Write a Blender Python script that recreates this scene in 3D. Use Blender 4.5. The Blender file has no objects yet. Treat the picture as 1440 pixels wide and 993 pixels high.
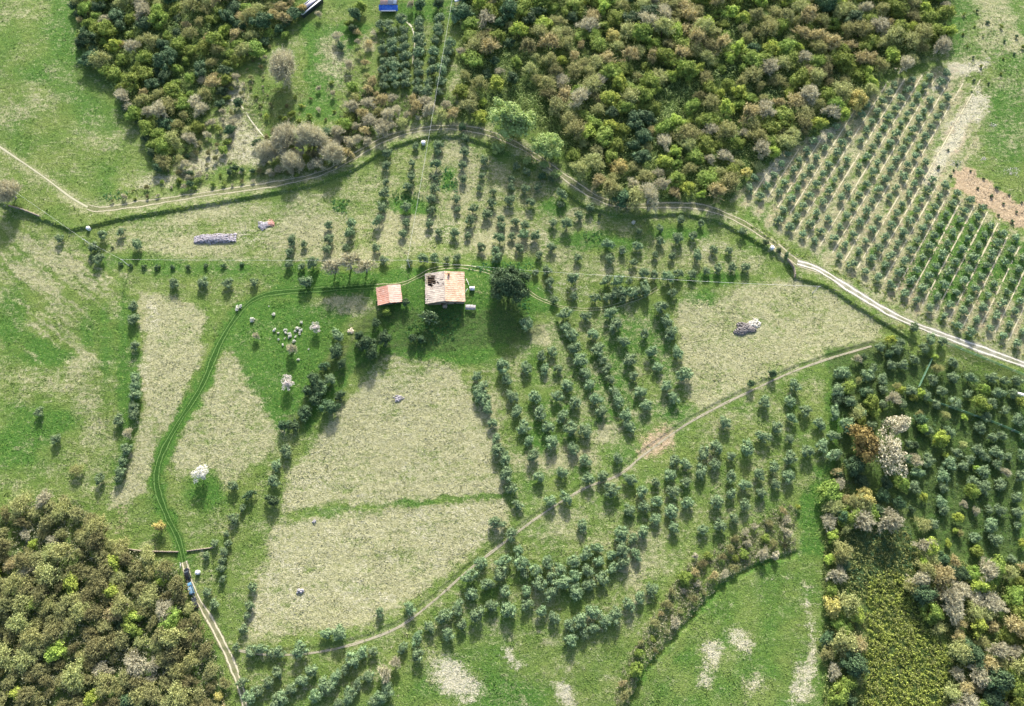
import bpy, math, random
import numpy as np
from math import radians as R, pi
rng = np.random.default_rng(7)
random.seed(7)
SC = bpy.context.scene
COL = SC.collection

# ------------------------------------------------------------------ camera and ground mapping
TILT = R(18.5); CAMH = 287.0; FPX = 960.0
cam_d = bpy.data.cameras.new('camera'); cam = bpy.data.objects.new('camera', cam_d); COL.objects.link(cam)
cam.location = (0, 0, CAMH); cam.rotation_euler = (TILT, 0, 0)
cam_d.sensor_width = 36; cam_d.lens = 24; cam_d.clip_end = 20000; cam_d.clip_start = 1
SC.camera = cam
CT, ST = math.cos(TILT), math.sin(TILT)

def at(px, py, z=0.0):
    """where the photograph's point (px, py) lies on the level z"""
    u = (px - 720.0) / FPX; v = (496.5 - py) / FPX
    k = (CAMH - z) / (CT - v * ST)
    return u * k, (ST + v * CT) * k

def to_px(x, y, z=0.0):
    dz = z - CAMH
    dep = y * ST - dz * CT
    up = y * CT + dz * ST
    return 720 + FPX * x / dep, 496.5 - FPX * up / dep

# ------------------------------------------------------------------ painted ground zones (which ground cover grows where, with some shade painted in)
S = 0.5; OX, OY = 60, 60
GW, GH = int((1440 + 2 * OX) * S), int((993 + 2 * OY) * S)
gx, gy = np.meshgrid((np.arange(GW) + .5) / S - OX, (np.arange(GH) + .5) / S - OY)

def poly(pts):
    m = np.zeros(gx.shape, bool); n = len(pts)
    for i in range(n):
        x0, y0 = pts[i]; x1, y1 = pts[(i + 1) % n]
        if y0 == y1: continue
        c = ((gy >= min(y0, y1)) & (gy < max(y0, y1)))
        xi = x0 + (gy - y0) * (x1 - x0) / (y1 - y0)
        m ^= c & (gx < xi)
    return m.astype(np.float32)

def seg_dist(X, Y, pts):
    d = np.full(X.shape, 1e9, np.float32)
    for (x0, y0), (x1, y1) in zip(pts[:-1], pts[1:]):
        dx, dy = x1 - x0, y1 - y0; L = dx * dx + dy * dy + 1e-9
        t = np.clip(((X - x0) * dx + (Y - y0) * dy) / L, 0, 1)
        d = np.minimum(d, np.hypot(X - x0 - t * dx, Y - y0 - t * dy))
    return d

def stroke(pts, w, soft=2.0):
    return np.clip((w + soft - seg_dist(gx, gy, pts)) / (soft * 2), 0, 1)

def blob(x, y, rx, ry=None, ang=0):
    ry = ry or rx; c, s = math.cos(R(ang)), math.sin(R(ang))
    X = (gx - x) * c + (gy - y) * s; Y = -(gx - x) * s + (gy - y) * c
    return np.clip(1.6 - 1.3 * np.hypot(X / rx, Y / ry), 0, 1)

def blur(a, r):
    r = max(1, int(r * S))
    for _ in range(2):
        for ax in (0, 1):
            p = np.pad(a, [(r + 1, r) if k == ax else (0, 0) for k in (0, 1)], mode='edge')
            c = np.cumsum(p, axis=ax, dtype=np.float64)
            n = a.shape[ax]
            a = ((np.take(c, np.arange(2 * r + 1, 2 * r + 1 + n), ax) - np.take(c, np.arange(0, n), ax)) / (2 * r + 1)).astype(np.float32)
    return a

def vnoise(X, Y, seed):
    """smooth value noise, cheap"""
    r = np.random.default_rng(seed).random((257, 257)).astype(np.float32)
    xi = np.floor(X).astype(int); yi = np.floor(Y).astype(int)
    fx = (X - xi).astype(np.float32); fy = (Y - yi).astype(np.float32)
    fx = fx * fx * (3 - 2 * fx); fy = fy * fy * (3 - 2 * fy)
    a = r[xi & 255, yi & 255]; b = r[(xi + 1) & 255, yi & 255]; c = r[xi & 255, (yi + 1) & 255]; d = r[(xi + 1) & 255, (yi + 1) & 255]
    return (a * (1 - fx) + b * fx) * (1 - fy) + (c * (1 - fx) + d * fx) * fy

dry = np.full(gx.shape, .30, np.float32)
def lay(dst, m, v, soft=5):
    m = blur(m, soft) if soft else m
    dst *= (1 - m); dst += m * v
lush = np.full(gx.shape, .25, np.float32)
soil = np.zeros(gx.shape, np.float32); pale = np.zeros(gx.shape, np.float32)
weed = np.zeros(gx.shape, np.float32); track = np.zeros(gx.shape, np.float32)

LANE = [(125,293),(145,296),(200,288),(300,272),(400,258),(460,243),(510,214),(545,195),(590,183),(640,180),(690,190),(740,213),(800,255),(840,280),(880,291),(940,290),(990,293),(1040,312),(1080,338),(1120,370),(1150,380),(1200,412),(1260,447),(1340,478),(1460,521)]
LANE_W = [(0,207),(60,248),(100,278),(125,293)]
GTRACK = [(530,406),(460,408),(400,411),(365,418),(340,437),(312,480),(284,545),(250,598),(226,643),(220,682),(234,725),(250,758),(258,790)]
DTRACK = [(258,790),(265,815),(277,843),(300,882),(324,930),(340,975),(346,1010)]
HTRACK = [(530,406),(565,403),(590,392),(612,381),(650,377),(690,385),(702,395)]
ETRACK = [(735,405),(760,420),(800,432),(850,432),(900,418),(925,405)]
FOOT = [(335,915),(380,921),(440,918),(500,905),(560,882),(610,845),(655,805),(700,770),(760,725),(820,688),(870,668),(905,640),(960,600),(1010,572),(1060,548),(1110,525),(1165,505),(1225,487)]
BANK = [(10,290),(40,301),(70,313),(100,325),(125,321),(170,310),(240,297),(330,282),(400,270),(450,260),(500,240),(530,220),(560,205),(600,193),(650,193),(700,210),(745,232),(785,262),(820,290),(860,303),(900,305),(960,302),(1010,313),(1050,333),(1085,355),(1105,370),(1114,380),(1115,391),(1130,395),(1165,405),(1200,430),(1240,455)]
DITCH = [(880,1000),(905,945),(940,905),(985,855),(1015,825),(1050,802),(1090,788),(1120,778)]

# fields
lay(dry, poly([(0,-60),(95,-60),(105,60),(150,115),(215,235),(140,285),(0,200),(-60,200),(-60,-60)]), .30); lay(lush, poly([(0,-60),(95,-60),(105,60),(150,115),(215,235),(140,285),(0,200),(-60,200)]), .45)
for b in [(30,20,45,25),(20,150,60,30),(150,190,60,30),(90,100,40,20)]: lay(dry, blob(*b), .5)
for b in [(90,60,30,60),(50,105,30,15),(120,150,30,20),(10,60,20,30)]: lay(lush, blob(*b), .8); lay(dry, blob(*b) * .6, .15)
lay(dry, poly([(0,300),(60,320),(120,350),(180,390),(190,440),(180,600),(150,690),(0,720),(-60,720),(-60,300)]), .38)
for b in [(70,360,80,25,30),(100,440,80,22,40),(60,400,70,20,40),(130,510,30,40,0),(125,580,20,45,0),(60,540,50,14,10)]: lay(dry, blob(*b), .70)
for b in [(15,450,30,50,0),(30,620,45,50,0),(60,500,40,14,0),(80,590,40,25,0),(150,500,14,70,0),(125,470,16,25),(175,500,10,120),(45,480,60,12,20)]: lay(lush, blob(*b), .95); lay(dry, blob(*b) * .8, .1)
lay(dry, poly([(193,410),(235,415),(290,435),(285,505),(245,590),(215,645),(205,690),(150,720),(175,640),(197,560),(200,480)]), .88, 3)
for b in [(215,450,14,40),(205,530,10,50)]: lay(pale, blob(*b), .5)
lay(dry, poly([(300,520),(330,475),(350,520),(380,560),(400,600),(370,650),(310,690),(255,690),(240,640),(275,570)]), .8)
lay(lush, poly([(360,425),(500,425),(480,470),(430,560),(400,610),(385,600),(340,520),(320,490),(345,450)]), .9); lay(dry, poly([(360,425),(500,425),(480,470),(430,560),(400,610),(385,600),(340,520),(320,490),(345,450)]) * .8, .15)
lay(dry, blob(490, 425, 50, 18), .9)
lay(lush, poly([(350,400),(410,385),(600,380),(720,375),(790,420),(760,520),(640,515),(560,500),(500,520),(420,620),(440,560),(510,470),(540,440),(500,400)]), 1.); lay(dry, poly([(350,400),(410,385),(600,380),(720,375),(790,420),(760,520),(640,515),(560,500),(500,520),(420,620),(440,560),(510,470),(540,440),(500,400)]), .08)
UF = [(545,500),(640,515),(665,560),(690,620),(712,692),(560,705),(395,722),(402,680),(440,625),(490,560)]
LF = [(385,737),(480,722),(560,713),(713,702),(716,735),(660,775),(600,825),(545,862),(490,880),(400,893),(347,900),(350,850),(370,800),(380,760)]
lay(dry, poly(UF), .93, 4); lay(lush, poly(UF), .1); lay(dry, poly(LF), .98, 6); lay(lush, poly(LF), .1)
lay(pale, poly(LF) * .5 * vnoise(gx / 22, gy / 14, 3), 1.); lay(pale, poly(UF) * .35 * vnoise(gx / 30, gy / 14, 4), 1.)
lay(dry, blob(560, 520, 60, 35) * .5, .3)
RF = [(955,425),(1040,405),(1110,393),(1150,400),(1238,456),(1232,478),(1090,528),(1050,545),(990,583),(960,560),(950,490)]
lay(dry, poly(RF), .84, 5); lay(lush, poly(RF), .15); lay(lush, blob(985, 420, 40, 12), .8); lay(dry, blob(985, 415, 40, 12), .3)
lay(dry, blob(1080,440,60,35), .72)
NT = [(150,325),(250,305),(400,285),(500,255),(560,215),(650,205),(720,240),(790,275),(830,310),(900,325),(1000,330),(1090,380),(1000,385),(820,400),(740,370),(620,365),(420,372),(230,370),(160,350)]
lay(dry, poly(NT), .56, 4)
for b in [(300,300,80,14,-8),(430,330,60,30),(640,250,30,60),(560,320,60,30),(700,330,60,30),(480,360,90,8),(270,345,60,15)]: lay(dry, blob(*b) * .8, .93)
for b in [(620,330,50,25),(800,410,50,20),(1000,350,40,14),(340,330,40,14),(760,340,30,12)]: lay(pale, blob(*b) * .5, .8)
for b in [(480,290,16,10),(630,255,12,22),(575,290,40,14),(860,340,60,12),(960,330,50,10),(720,372,60,10),(1000,390,60,10),(780,290,25,14),(820,335,40,10)]: lay(lush, blob(*b), .95); lay(dry, blob(*b), .1); lay(weed, blob(*b) * .5, .8)
SE = [(660,530),(760,440),(940,420),(965,560),(985,590),(900,640),(830,685),(730,730),(712,690),(690,620)]
lay(dry, poly(SE), .42); lay(lush, poly(SE), .5)
for b in [(890,470,30,50,-70),(930,500,14,80,-12),(870,520,14,70,-15),(850,560,12,60,-15),(950,580,30,16),(760,620,12,40),(800,600,10,40)]: lay(lush, blob(*b), 1.)
for b in [(690,590,12,50,-15),(780,650,60,14),(850,610,20,16),(760,470,20,14),(800,640,30,12)]: lay(dry, blob(*b), .9)
# below the footpath
GV = [(640,830),(760,735),(905,660),(1010,580),(1160,520),(1180,600),(1160,680),(1080,720),(960,780),(900,860),(780,910),(640,900),(560,940),(470,993),(340,993),(345,930),(480,915)]
lay(dry, poly(GV), .38); lay(lush, poly(GV), .35)
for b in [(800,740,50,25,-20),(900,780,30,50,20),(1030,590,50,12,-20),(860,860,60,14,-20),(1000,640,14,40)]: lay(dry, blob(*b), .68)
for b in [(640,955,45,26,40),(720,925,7,26,-38),(795,978,12,20,-25)]: lay(pale, blob(*b), .95); lay(dry, blob(*b), .95)
lay(lush, poly([(560,993),(600,930),(700,900),(760,990)]) * .8, .7)
lay(lush, blob(720,990,60,40), .9)
LR = [(905,1000),(950,915),(1010,840),(1090,792),(1158,770),(1158,1010)]
lay(dry, poly(LR), .25); lay(lush, poly(LR), .5)
for b in [(1000,920,18,30,10),(1040,900,14,26,-40),(1135,845,7,22),(1130,960,18,40,15),(1145,900,6,60),(1060,960,20,12),(990,960,14,14)]: lay(pale, blob(*b) * .8, .9); lay(dry, blob(*b), .8)
lay(lush, poly([(1125,700),(1160,650),(1158,780),(1125,785)]), .9); lay(dry, poly([(1125,700),(1160,650),(1158,780),(1125,785)]), .15)
lay(dry, poly([(1160,490),(1440,540),(1440,860),(1158,993),(1165,640)]), .08); lay(lush, poly([(1160,490),(1440,540),(1440,860),(1158,993),(1165,640)]), .7); lay(weed, poly([(1160,490),(1240,480),(1440,540),(1440,860),(1158,993),(1165,640)]), .8)  # dense small plants, and the grove's tree shade painted into the ground
lay(weed, poly([(640,830),(760,735),(905,660),(1010,580),(1160,520),(1180,600),(1160,680),(1080,720),(960,780),(900,860),(780,910),(640,900)]), .22)
# right orchard
ROWS = True
OR = [(1025,280),(1130,200),(1170,180),(1250,115),(1300,98),(1350,90),(1385,200),(1330,260),(1460,345),(1460,510),(1390,487),(1250,430),(1150,365),(1085,322)]
lay(dry, poly(OR), .95, 3); lay(lush, poly(OR), .1)
lay(soil, poly(OR) * (.5 + .5 * vnoise(gx / 30, gy / 30, 63)), .62)
lay(lush, poly([(1330,290),(1460,350),(1460,420),(1330,430),(1260,400),(1290,340)]), .8); lay(dry, poly([(1330,290),(1460,350),(1460,420),(1330,430),(1260,400),(1290,340)]), .4)
_o, _a1, _a2, _b = (np.array(at(*q, 1.5)) for q in ((1173.3, 293.3), (1336.7, 117.8), (1192.2, 365.6), (1351, 395.6)))
_d = (_a1 - _a2) / np.linalg.norm(_a1 - _a2); rowm_ = np.zeros(gx.shape, np.float32)
for j in range(-7, 17):
    _c = _o + (_b - _o) / 10 * j; rowm_ = np.maximum(rowm_, stroke([to_px(*(_c - _d * 90)), to_px(*(_c + _d * 170))], 3.8, 3))
rowm_ *= poly(OR); lay(lush, rowm_, .7, 1); lay(dry, rowm_ * (.45 + .55 * vnoise(gx / 16, gy / 16, 61)), .22, 1); lay(soil, rowm_, .05, 1)
lay(dry, poly([(1345,-60),(1500,-60),(1500,260),(1385,215),(1370,150),(1400,100),(1330,85)]), .4); lay(lush, poly([(1345,-60),(1500,-60),(1500,260),(1385,215),(1370,150),(1400,100),(1330,85)]), .7)
lay(dry, poly([(1370,-60),(1400,-60),(1440,80),(1380,80)]) * .8, .85)
lay(lush, blob(1420, 170, 30, 60), 1.); lay(lush, blob(1345, 50, 14, 40), 1.)
lay(soil, poly([(1338,240),(1360,232),(1440,285),(1500,310),(1500,345),(1430,320),(1345,268)]), 1., 4)
for b in [(1365,95,34,10,-10),(1355,165,26,14,-30),(1375,145,16,26,0),(1340,200,14,50,30),(1320,230,12,50,30),(1085,240,40,10,-45),(1160,190,40,8,-35),(1330,108,30,8,-40)]: lay(pale, blob(*b), .95); lay(dry, blob(*b), 1.)
# pale stony places
for b in [(340,190,26,50,-35),(300,225,60,16,-15),(330,130,20,20),(370,215,40,14,-10),(220,255,50,9,-8)]: lay(pale, blob(*b), .55); lay(dry, blob(*b), .9)
lay(lush, poly([(420,30),(530,30),(500,60),(470,130),(480,170),(430,170),(430,60)]), .9); lay(dry, poly([(420,30),(530,30),(500,60),(470,130),(480,170),(430,170),(430,60)]), .15)
lay(dry, blob(470, 85, 30, 40), .75); lay(pale, blob(475,90,22,35) * .4, .8)
lay(lush, blob(440,150,20,20), 1.)
lay(dry, blob(515,60,10,10), 1.); lay(soil, blob(522,58,12,6), .8)
lay(soil, blob(922,622,38,24,-40), .8); lay(pale, blob(918,625,26,16,-40), .5); lay(soil, blob(170,730,20,34), .45); lay(soil, blob(665,400,18,30), .35)
lay(lush, poly([(620,0),(640,0),(645,30),(560,30),(560,0)]), 1.); lay(dry, blob(640,140,6,50) , .9)
lay(dry, stroke(FOOT, 3, 3) * .6, .8, 1)
for L in (LANE, LANE_W): lay(dry, stroke(L, 7, 6), .75, 2)
lay(lush, stroke(BANK, 3, 3), .5, 1)
lay(lush, stroke(GTRACK, 9, 5), 1., 2); lay(dry, stroke(GTRACK, 9, 5), .0, 2)
lay(lush, stroke([(385,730),(480,715),(560,707),(712,696)], 3, 4), .8, 2); lay(dry, stroke([(385,730),(480,715),(560,707),(712,696)], 3, 4), .25, 2)
lay(lush, stroke([(185,430),(192,560),(165,680)], 8, 5), .8); lay(dry, stroke([(185,430),(192,560),(165,680)], 8, 5), .2)
lay(lush, stroke([(420,380),(230,378),(150,362)], 10, 8), .8); lay(dry, stroke([(420,380),(230,380),(150,362)], 10, 8), .2)
lay(lush, blob(285,690,34,28), .95); lay(dry, blob(285,690,34,28), .1)
lay(lush, stroke(DITCH, 4, 3), 1.); lay(dry, stroke(DITCH, 4, 3), .1)
# the woods' floor: leaf litter and green
W1 = [(105,-40),(420,-40),(415,20),(380,60),(330,90),(308,130),(290,160),(262,215),(232,240),(212,205),(180,150),(150,112),(112,70)]
W2 = [(645,-40),(1340,-40),(1335,58),(1300,85),(1250,104),(1190,160),(1130,196),(1060,238),(1022,284),(960,280),(880,284),(840,270),(815,248),(790,205),(750,178),(700,170),(645,165),(648,90)]
W3 = [(460,205),(478,165),(500,130),(520,105),(545,130),(600,140),(640,135),(640,165),(585,165),(530,190),(488,225)]
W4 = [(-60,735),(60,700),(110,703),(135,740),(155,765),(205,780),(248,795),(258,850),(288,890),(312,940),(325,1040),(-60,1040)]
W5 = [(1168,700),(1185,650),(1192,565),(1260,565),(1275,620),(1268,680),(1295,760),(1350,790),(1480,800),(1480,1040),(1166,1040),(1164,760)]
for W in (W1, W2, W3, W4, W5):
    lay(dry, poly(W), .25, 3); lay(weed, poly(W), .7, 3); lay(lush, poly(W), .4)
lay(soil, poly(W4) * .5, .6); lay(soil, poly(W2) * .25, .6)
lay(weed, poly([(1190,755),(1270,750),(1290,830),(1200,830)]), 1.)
for L in (LANE, LANE_W, DTRACK, GTRACK, FOOT, HTRACK, ETRACK): track = np.maximum(track, stroke(L, 7, 3))
lay(weed, poly([(500,440),(600,430),(690,432),(760,445),(770,480),(640,500),(540,500),(500,520),(490,480)]), .72, 6); lay(weed, poly([(395,605),(470,480),(560,455),(560,500),(480,540),(420,610)]), .6, 4)  # nettles, plus shade of farmhouse and trees painted into the ground colour
lay(weed, blob(716,425,30,30), .8)  # shade beneath the big evergreen, painted as darker ground
# streaks the plough and mower left
rot = lambda a: (gx * math.cos(R(a)) + gy * math.sin(R(a)), -gx * math.sin(R(a)) + gy * math.cos(R(a)))
u_, v_ = rot(40); dry += poly([(0,300),(180,390),(190,500),(60,520),(-60,460),(-60,300)]) * (vnoise(u_ / 60, v_ / 4, 11) - .5) * .85
u_, v_ = rot(-6); dry += (poly(LF) + poly(UF)) * (vnoise(u_ / 60, v_ / 5, 12) - .5) * .5
dry += (vnoise(gx / 26, gy / 20, 21) - .5) * .3 + (vnoise(gx / 9, gy / 7, 22) - .5) * .22
lush += (vnoise(gx / 30, gy / 22, 23) - .5) * .5

WARP = 1.
def sample(a, px, py):
    px, py = px + (vnoise(px / 13 + 90, py / 11 + 90, 51) - .5) * 10 * WARP + (vnoise(px / 4 + 90, py / 3.4 + 90, 52) - .5) * 6 * WARP, py + (vnoise(px / 13 + 60, py / 11 + 60, 53) - .5) * 8 * WARP + (vnoise(px / 4 + 60, py / 3.4 + 60, 54) - .5) * 5 * WARP
    fx = np.clip((px + OX) * S - .5, 0, GW - 1.001); fy = np.clip((py + OY) * S - .5, 0, GH - 1.001)
    xi = fx.astype(int); yi = fy.astype(int); tx = fx - xi; ty = fy - yi
    return (a[yi, xi] * (1 - tx) + a[yi, xi + 1] * tx) * (1 - ty) + (a[yi + 1, xi] * (1 - tx) + a[yi + 1, xi + 1] * tx) * ty

# ------------------------------------------------------------------ terrain
def wl(pts, z=0.): return [at(x, y, z) for x, y in pts]
def signed(X, Y, pts):
    d = np.full(X.shape, 1e9); s = np.ones(X.shape)
    for (x0, y0), (x1, y1) in zip(pts[:-1], pts[1:]):
        dx, dy = x1 - x0, y1 - y0; L = dx * dx + dy * dy
        t = np.clip(((X - x0) * dx + (Y - y0) * dy) / L, 0, 1)
        e = np.hypot(X - x0 - t * dx, Y - y0 - t * dy); cr = dx * (Y - y0) - dy * (X - x0)
        m = e < d; d = np.where(m, e, d); s = np.where(m, np.sign(cr), s)
    return d * s
WB, WF, WD = wl(BANK), wl(FOOT), wl(DITCH)
def step(d, h, w, fall): return h * np.clip(d / w + .5, 0, 1) * np.exp(-np.maximum(d, 0) / fall)
def hgt(X, Y):
    X = np.asarray(X, float); Y = np.asarray(Y, float)
    h = .9 * np.sin(X / 47 + 1) * np.cos(Y / 39) + .5 * np.sin(X / 21 + Y / 33)
    near = (np.abs(X) < 450) & (Y < 420)
    x, y = X[near], Y[near]
    a = step(signed(x, y, WB), 1.05, .6, 18) + step(signed(x, y, WF) - 1.9, .4, .8, 6) + step(-signed(x, y, WD), .0, 1, 5)
    a -= .9 * np.exp(-(seg_dist(x, y, WD) / 1.1) ** 2)
    a += 2.2 * np.exp(-(seg_dist(x, y, [at(540, 405), at(700, 400)]) / 22) ** 2)
    h = h.copy(); h[near] += a
    return h
def h1(x, y): return float(hgt(np.array([x]), np.array([y]))[0])

# ------------------------------------------------------------------ node helpers and materials
def new_mat(name):
    m = bpy.data.materials.new(name); m.use_nodes = True; nt = m.node_tree; nt.nodes.clear()
    return m, nt
class N:
    def __init__(s, nt): s.nt = nt
    def __call__(s, t, **kw):
        n = s.nt.nodes.new(t)
        for k, v in kw.items():
            if k.startswith('i_'): n.inputs[k[2:].replace('_', ' ')].default_value = v
            else: setattr(n, k, v)
        return n
    def link(s, a, b): s.nt.links.new(a, b)
    def noise(s, vec, scale, detail=3, rough=.6, dist=0.):
        n = s('ShaderNodeTexNoise'); n.inputs['Scale'].default_value = scale; n.inputs['Detail'].default_value = detail
        n.inputs['Roughness'].default_value = rough; n.inputs['Distortion'].default_value = dist
        if vec is not None: s.link(vec, n.inputs['Vector'])
        return n.outputs['Fac']
    def math(s, op, a, b=None, clamp=False, c=None):
        n = s('ShaderNodeMath'); n.operation = op; n.use_clamp = clamp
        for i, q in enumerate((a, b, c)):
            if q is None: continue
            if isinstance(q, (int, float)): n.inputs[i].default_value = q
            else: s.link(q, n.inputs[i])
        return n.outputs[0]
    def ramp(s, f, lo, hi):
        n = s('ShaderNodeMapRange'); n.interpolation_type = 'SMOOTHSTEP'
        n.inputs['From Min'].default_value = lo; n.inputs['From Max'].default_value = hi; s.link(f, n.inputs['Value'])
        return n.outputs['Result']
    def mix(s, f, a, b, mode='MIX'):
        n = s('ShaderNodeMix'); n.data_type = 'RGBA'; n.blend_type = mode
        for sock, q in ((n.inputs[0], f), (n.inputs[6], a), (n.inputs[7], b)):
            if isinstance(q, (int, float)): sock.default_value = q
            elif isinstance(q, tuple): sock.default_value = (*q[:3], 1)
            else: s.link(q, sock)
        return n.outputs[2]
    def bsdf(s, col, rough=.85, bump=None, bstr=.5, bdist=.1, spec=.2, metal=0.):
        b = s('ShaderNodeBsdfPrincipled'); b.inputs['Roughness'].default_value = rough
        b.inputs['Specular IOR Level'].default_value = spec; b.inputs['Metallic'].default_value = metal
        if isinstance(col, tuple): b.inputs['Base Color'].default_value = (*col[:3], 1)
        else: s.link(col, b.inputs['Base Color'])
        if bump is not None:
            n = s('ShaderNodeBump'); n.inputs['Strength'].default_value = bstr; n.inputs['Distance'].default_value = bdist
            s.link(bump, n.inputs['Height']); s.link(n.outputs[0], b.inputs['Normal'])
        return b.outputs[0]
    def out(s, sh): o = s('ShaderNodeOutputMaterial'); s.link(sh, o.inputs['Surface'])

def ground_mat():
    m, nt = new_mat('meadow ground'); n = N(nt)
    pos = n('ShaderNodeNewGeometry').outputs['Position']
    A = n('ShaderNodeAttribute'); A.attribute_name = 'zone_a'; B = n('ShaderNodeAttribute'); B.attribute_name = 'zone_b'
    sa = n('ShaderNodeSeparateColor'); n.link(A.outputs['Color'], sa.inputs[0]); sb = n('ShaderNodeSeparateColor'); n.link(B.outputs['Color'], sb.inputs[0])
    dr, lu, so = sa.outputs; pa, we, _ = sb.outputs
    nb = n.noise(pos, .09, 4); nm = n.noise(pos, .55, 4, .65); nf = n.noise(pos, 2.2, 3, .7); nf2 = n.noise(pos, 1.1, 3, .75, 1.)
    nl = n.noise(pos, .17, 5, .7, .6)
    jit = n.math('ADD', n.math('ADD', n.math('MULTIPLY', n.math('SUBTRACT', nm, .5), 1.5), n.math('MULTIPLY', n.math('SUBTRACT', nf, .5), 1.25)), n.math('MULTIPLY', n.math('SUBTRACT', nl, .5), 1.0))
    mp = n('ShaderNodeMapping'); mp.inputs['Rotation'].default_value = (0, 0, -.12); mp.inputs['Scale'].default_value = (.10, .75, 1.); n.link(pos, mp.inputs['Vector'])
    ns = n.noise(mp.outputs[0], 1., 4, .7)
    jit = n.math('ADD', jit, n.math('MULTIPLY', n.math('SUBTRACT', ns, .5), 1.1))
    def thr(mask, k, lo, hi):
        return n.ramp(n.math('ADD', mask, n.math('MULTIPLY', jit, k)), lo, hi)
    grass = n.mix(n.ramp(nb, .35, .65), (.105, .175, .035), (.160, .215, .055))
    grass = n.mix(n.ramp(n.math('ADD', lu, n.math('MULTIPLY', jit, .3)), .2, .9), grass, (.060, .152, .024))
    grass = n.mix(n.ramp(nf2, .5, .75), grass, (.225, .32, .070))
    grass = n.mix(n.ramp(nf, .5, .28), grass, (.035, .080, .016))
    c = n.mix(thr(dr, .75, .25, .95), grass, n.mix(n.ramp(nf2, .30, .75), (.235, .24, .105), (.455, .440, .275)))
    c = n.mix(n.math('MULTIPLY', thr(pa, .8, .3, .9), .9), c, n.mix(n.ramp(nf, .35, .7), (.38, .36, .24), (.60, .57, .43)))
    c = n.mix(thr(so, .5, .35, .85), c, n.mix(n.ramp(nf2, .3, .7), (.30, .22, .13), (.52, .41, .27)))
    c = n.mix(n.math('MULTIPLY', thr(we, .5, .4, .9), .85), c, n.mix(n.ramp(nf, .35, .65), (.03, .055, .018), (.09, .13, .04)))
    c = n.mix(n.ramp(n.noise(pos, 2.6, 2, .8), .60, .74), c, n.mix(.42, c, (.58, .59, .40)))
    c = n.mix(n.math('MULTIPLY', n.ramp(n.noise(pos, 1.7, 3, .8), .46, .32), .6), c, n.mix(.6, c, (.05, .08, .025)))
    n.out(n.bsdf(c, .95, n.math('ADD', nf, nm), .9, .35, .1))
    return m
def noisy(name, cols, scale=.5, rough=.85, bump=.3, bd=.1, spec=.2, metal=0., scale2=4., objrand=.0):
    m, nt = new_mat(name); n = N(nt)
    g = n('ShaderNodeNewGeometry').outputs['Position']
    f = n.noise(g, scale, 4, .65); f2 = n.noise(g, scale2, 3, .7)
    c = n.mix(n.ramp(f, .3, .7), cols[0], cols[1])
    if len(cols) > 2: c = n.mix(n.ramp(f2, .5, .75), c, cols[2])
    n.out(n.bsdf(c, rough, f2, bump, bd, spec, metal)); return m
def leaf_mat(name, a, b, trans=.25, var=.5, hue=.03, wild=.10):
    m, nt = new_mat(name); n = N(nt)
    g = n('ShaderNodeNewGeometry'); oi = n('ShaderNodeObjectInfo')
    f = n.noise(g.outputs['Position'], 1.5, 3, .7); isl = g.outputs['Random Per Island']
    c = n.mix(n.ramp(f, .35, .65), a, b)
    hs = n('ShaderNodeHueSaturation'); n.link(c, hs.inputs['Color'])
    big = n.noise(g.outputs['Position'], wild, 1, .5)
    r = n.math('ADD', n.math('MULTIPLY', oi.outputs['Random'], .5), n.math('MULTIPLY', big, .5))
    n.link(n.math('ADD', n.math('MULTIPLY', n.math('SUBTRACT', r, .5), hue * 2), .5), hs.inputs['Hue'])
    n.link(n.math('MULTIPLY', n.math('ADD', n.math('MULTIPLY', n.math('SUBTRACT', r, .5), var * 1.2), 1.), n.math('ADD', n.math('MULTIPLY', isl, .6), .7)), hs.inputs['Value'])
    d = n.bsdf(hs.outputs[0], .75, spec=.25)
    t = n('ShaderNodeBsdfTranslucent'); n.link(hs.outputs[0], t.inputs['Color'])
    mx = n('ShaderNodeMixShader'); mx.inputs[0].default_value = trans; n.link(d, mx.inputs[1]); n.link(t.outputs[0], mx.inputs[2])
    n.out(mx.outputs[0]); return m
def plain(name, col, rough=.6, spec=.4, metal=0.):
    return noisy(name, (tuple(v * .88 for v in col), col), 1.5, rough, .15, .03, spec, metal)

M = {}
M['ground'] = ground_mat()
M['bark'] = noisy('bark', ((.10, .085, .065), (.17, .15, .12)), 2.)
M['pale_bark'] = noisy('pale bark', ((.30, .27, .22), (.48, .44, .38)), 2.)
M['olive'] = leaf_mat('olive leaves', (.10, .175, .070), (.285, .385, .205), .15, .45, .015)
M['young_olive'] = leaf_mat('young olive leaves', (.115, .195, .085), (.31, .42, .24), .15, .3, .01)
M['dark'] = leaf_mat('evergreen leaves', (.035, .072, .028), (.13, .21, .095), .15, .5)
M['mid'] = leaf_mat('green leaves', (.14, .21, .035), (.34, .43, .10), .35, .5)
M['lime'] = leaf_mat('lime leaves', (.25, .34, .05), (.50, .60, .13), .3, .35)
M['fresh'] = leaf_mat('fresh pale leaves', (.24, .34, .09), (.50, .62, .26), .3, .15, .0)
M['gold'] = leaf_mat('golden leaves', (.36, .31, .08), (.60, .54, .20), .25, .3)
M['budding'] = leaf_mat('brown green buds', (.22, .24, .075), (.50, .52, .22), .3, .6, .03)
M['greybud'] = leaf_mat('grey brown buds', (.14, .145, .055), (.40, .40, .17), .2, .8, .03)
M['russet'] = leaf_mat('tan twigs', (.33, .29, .13), (.62, .55, .28), .25, .4, .004)
M['bare'] = leaf_mat('grey twigs', (.35, .335, .21), (.68, .65, .46), .2, .3, .004)
M['blossom'] = leaf_mat('white blossom', (.60, .60, .50), (.88, .87, .80), .2, .1, .0)
M['pinkish'] = leaf_mat('pinkish white blossom', (.55, .49, .45), (.84, .78, .74), .2, .15, .0)
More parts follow.
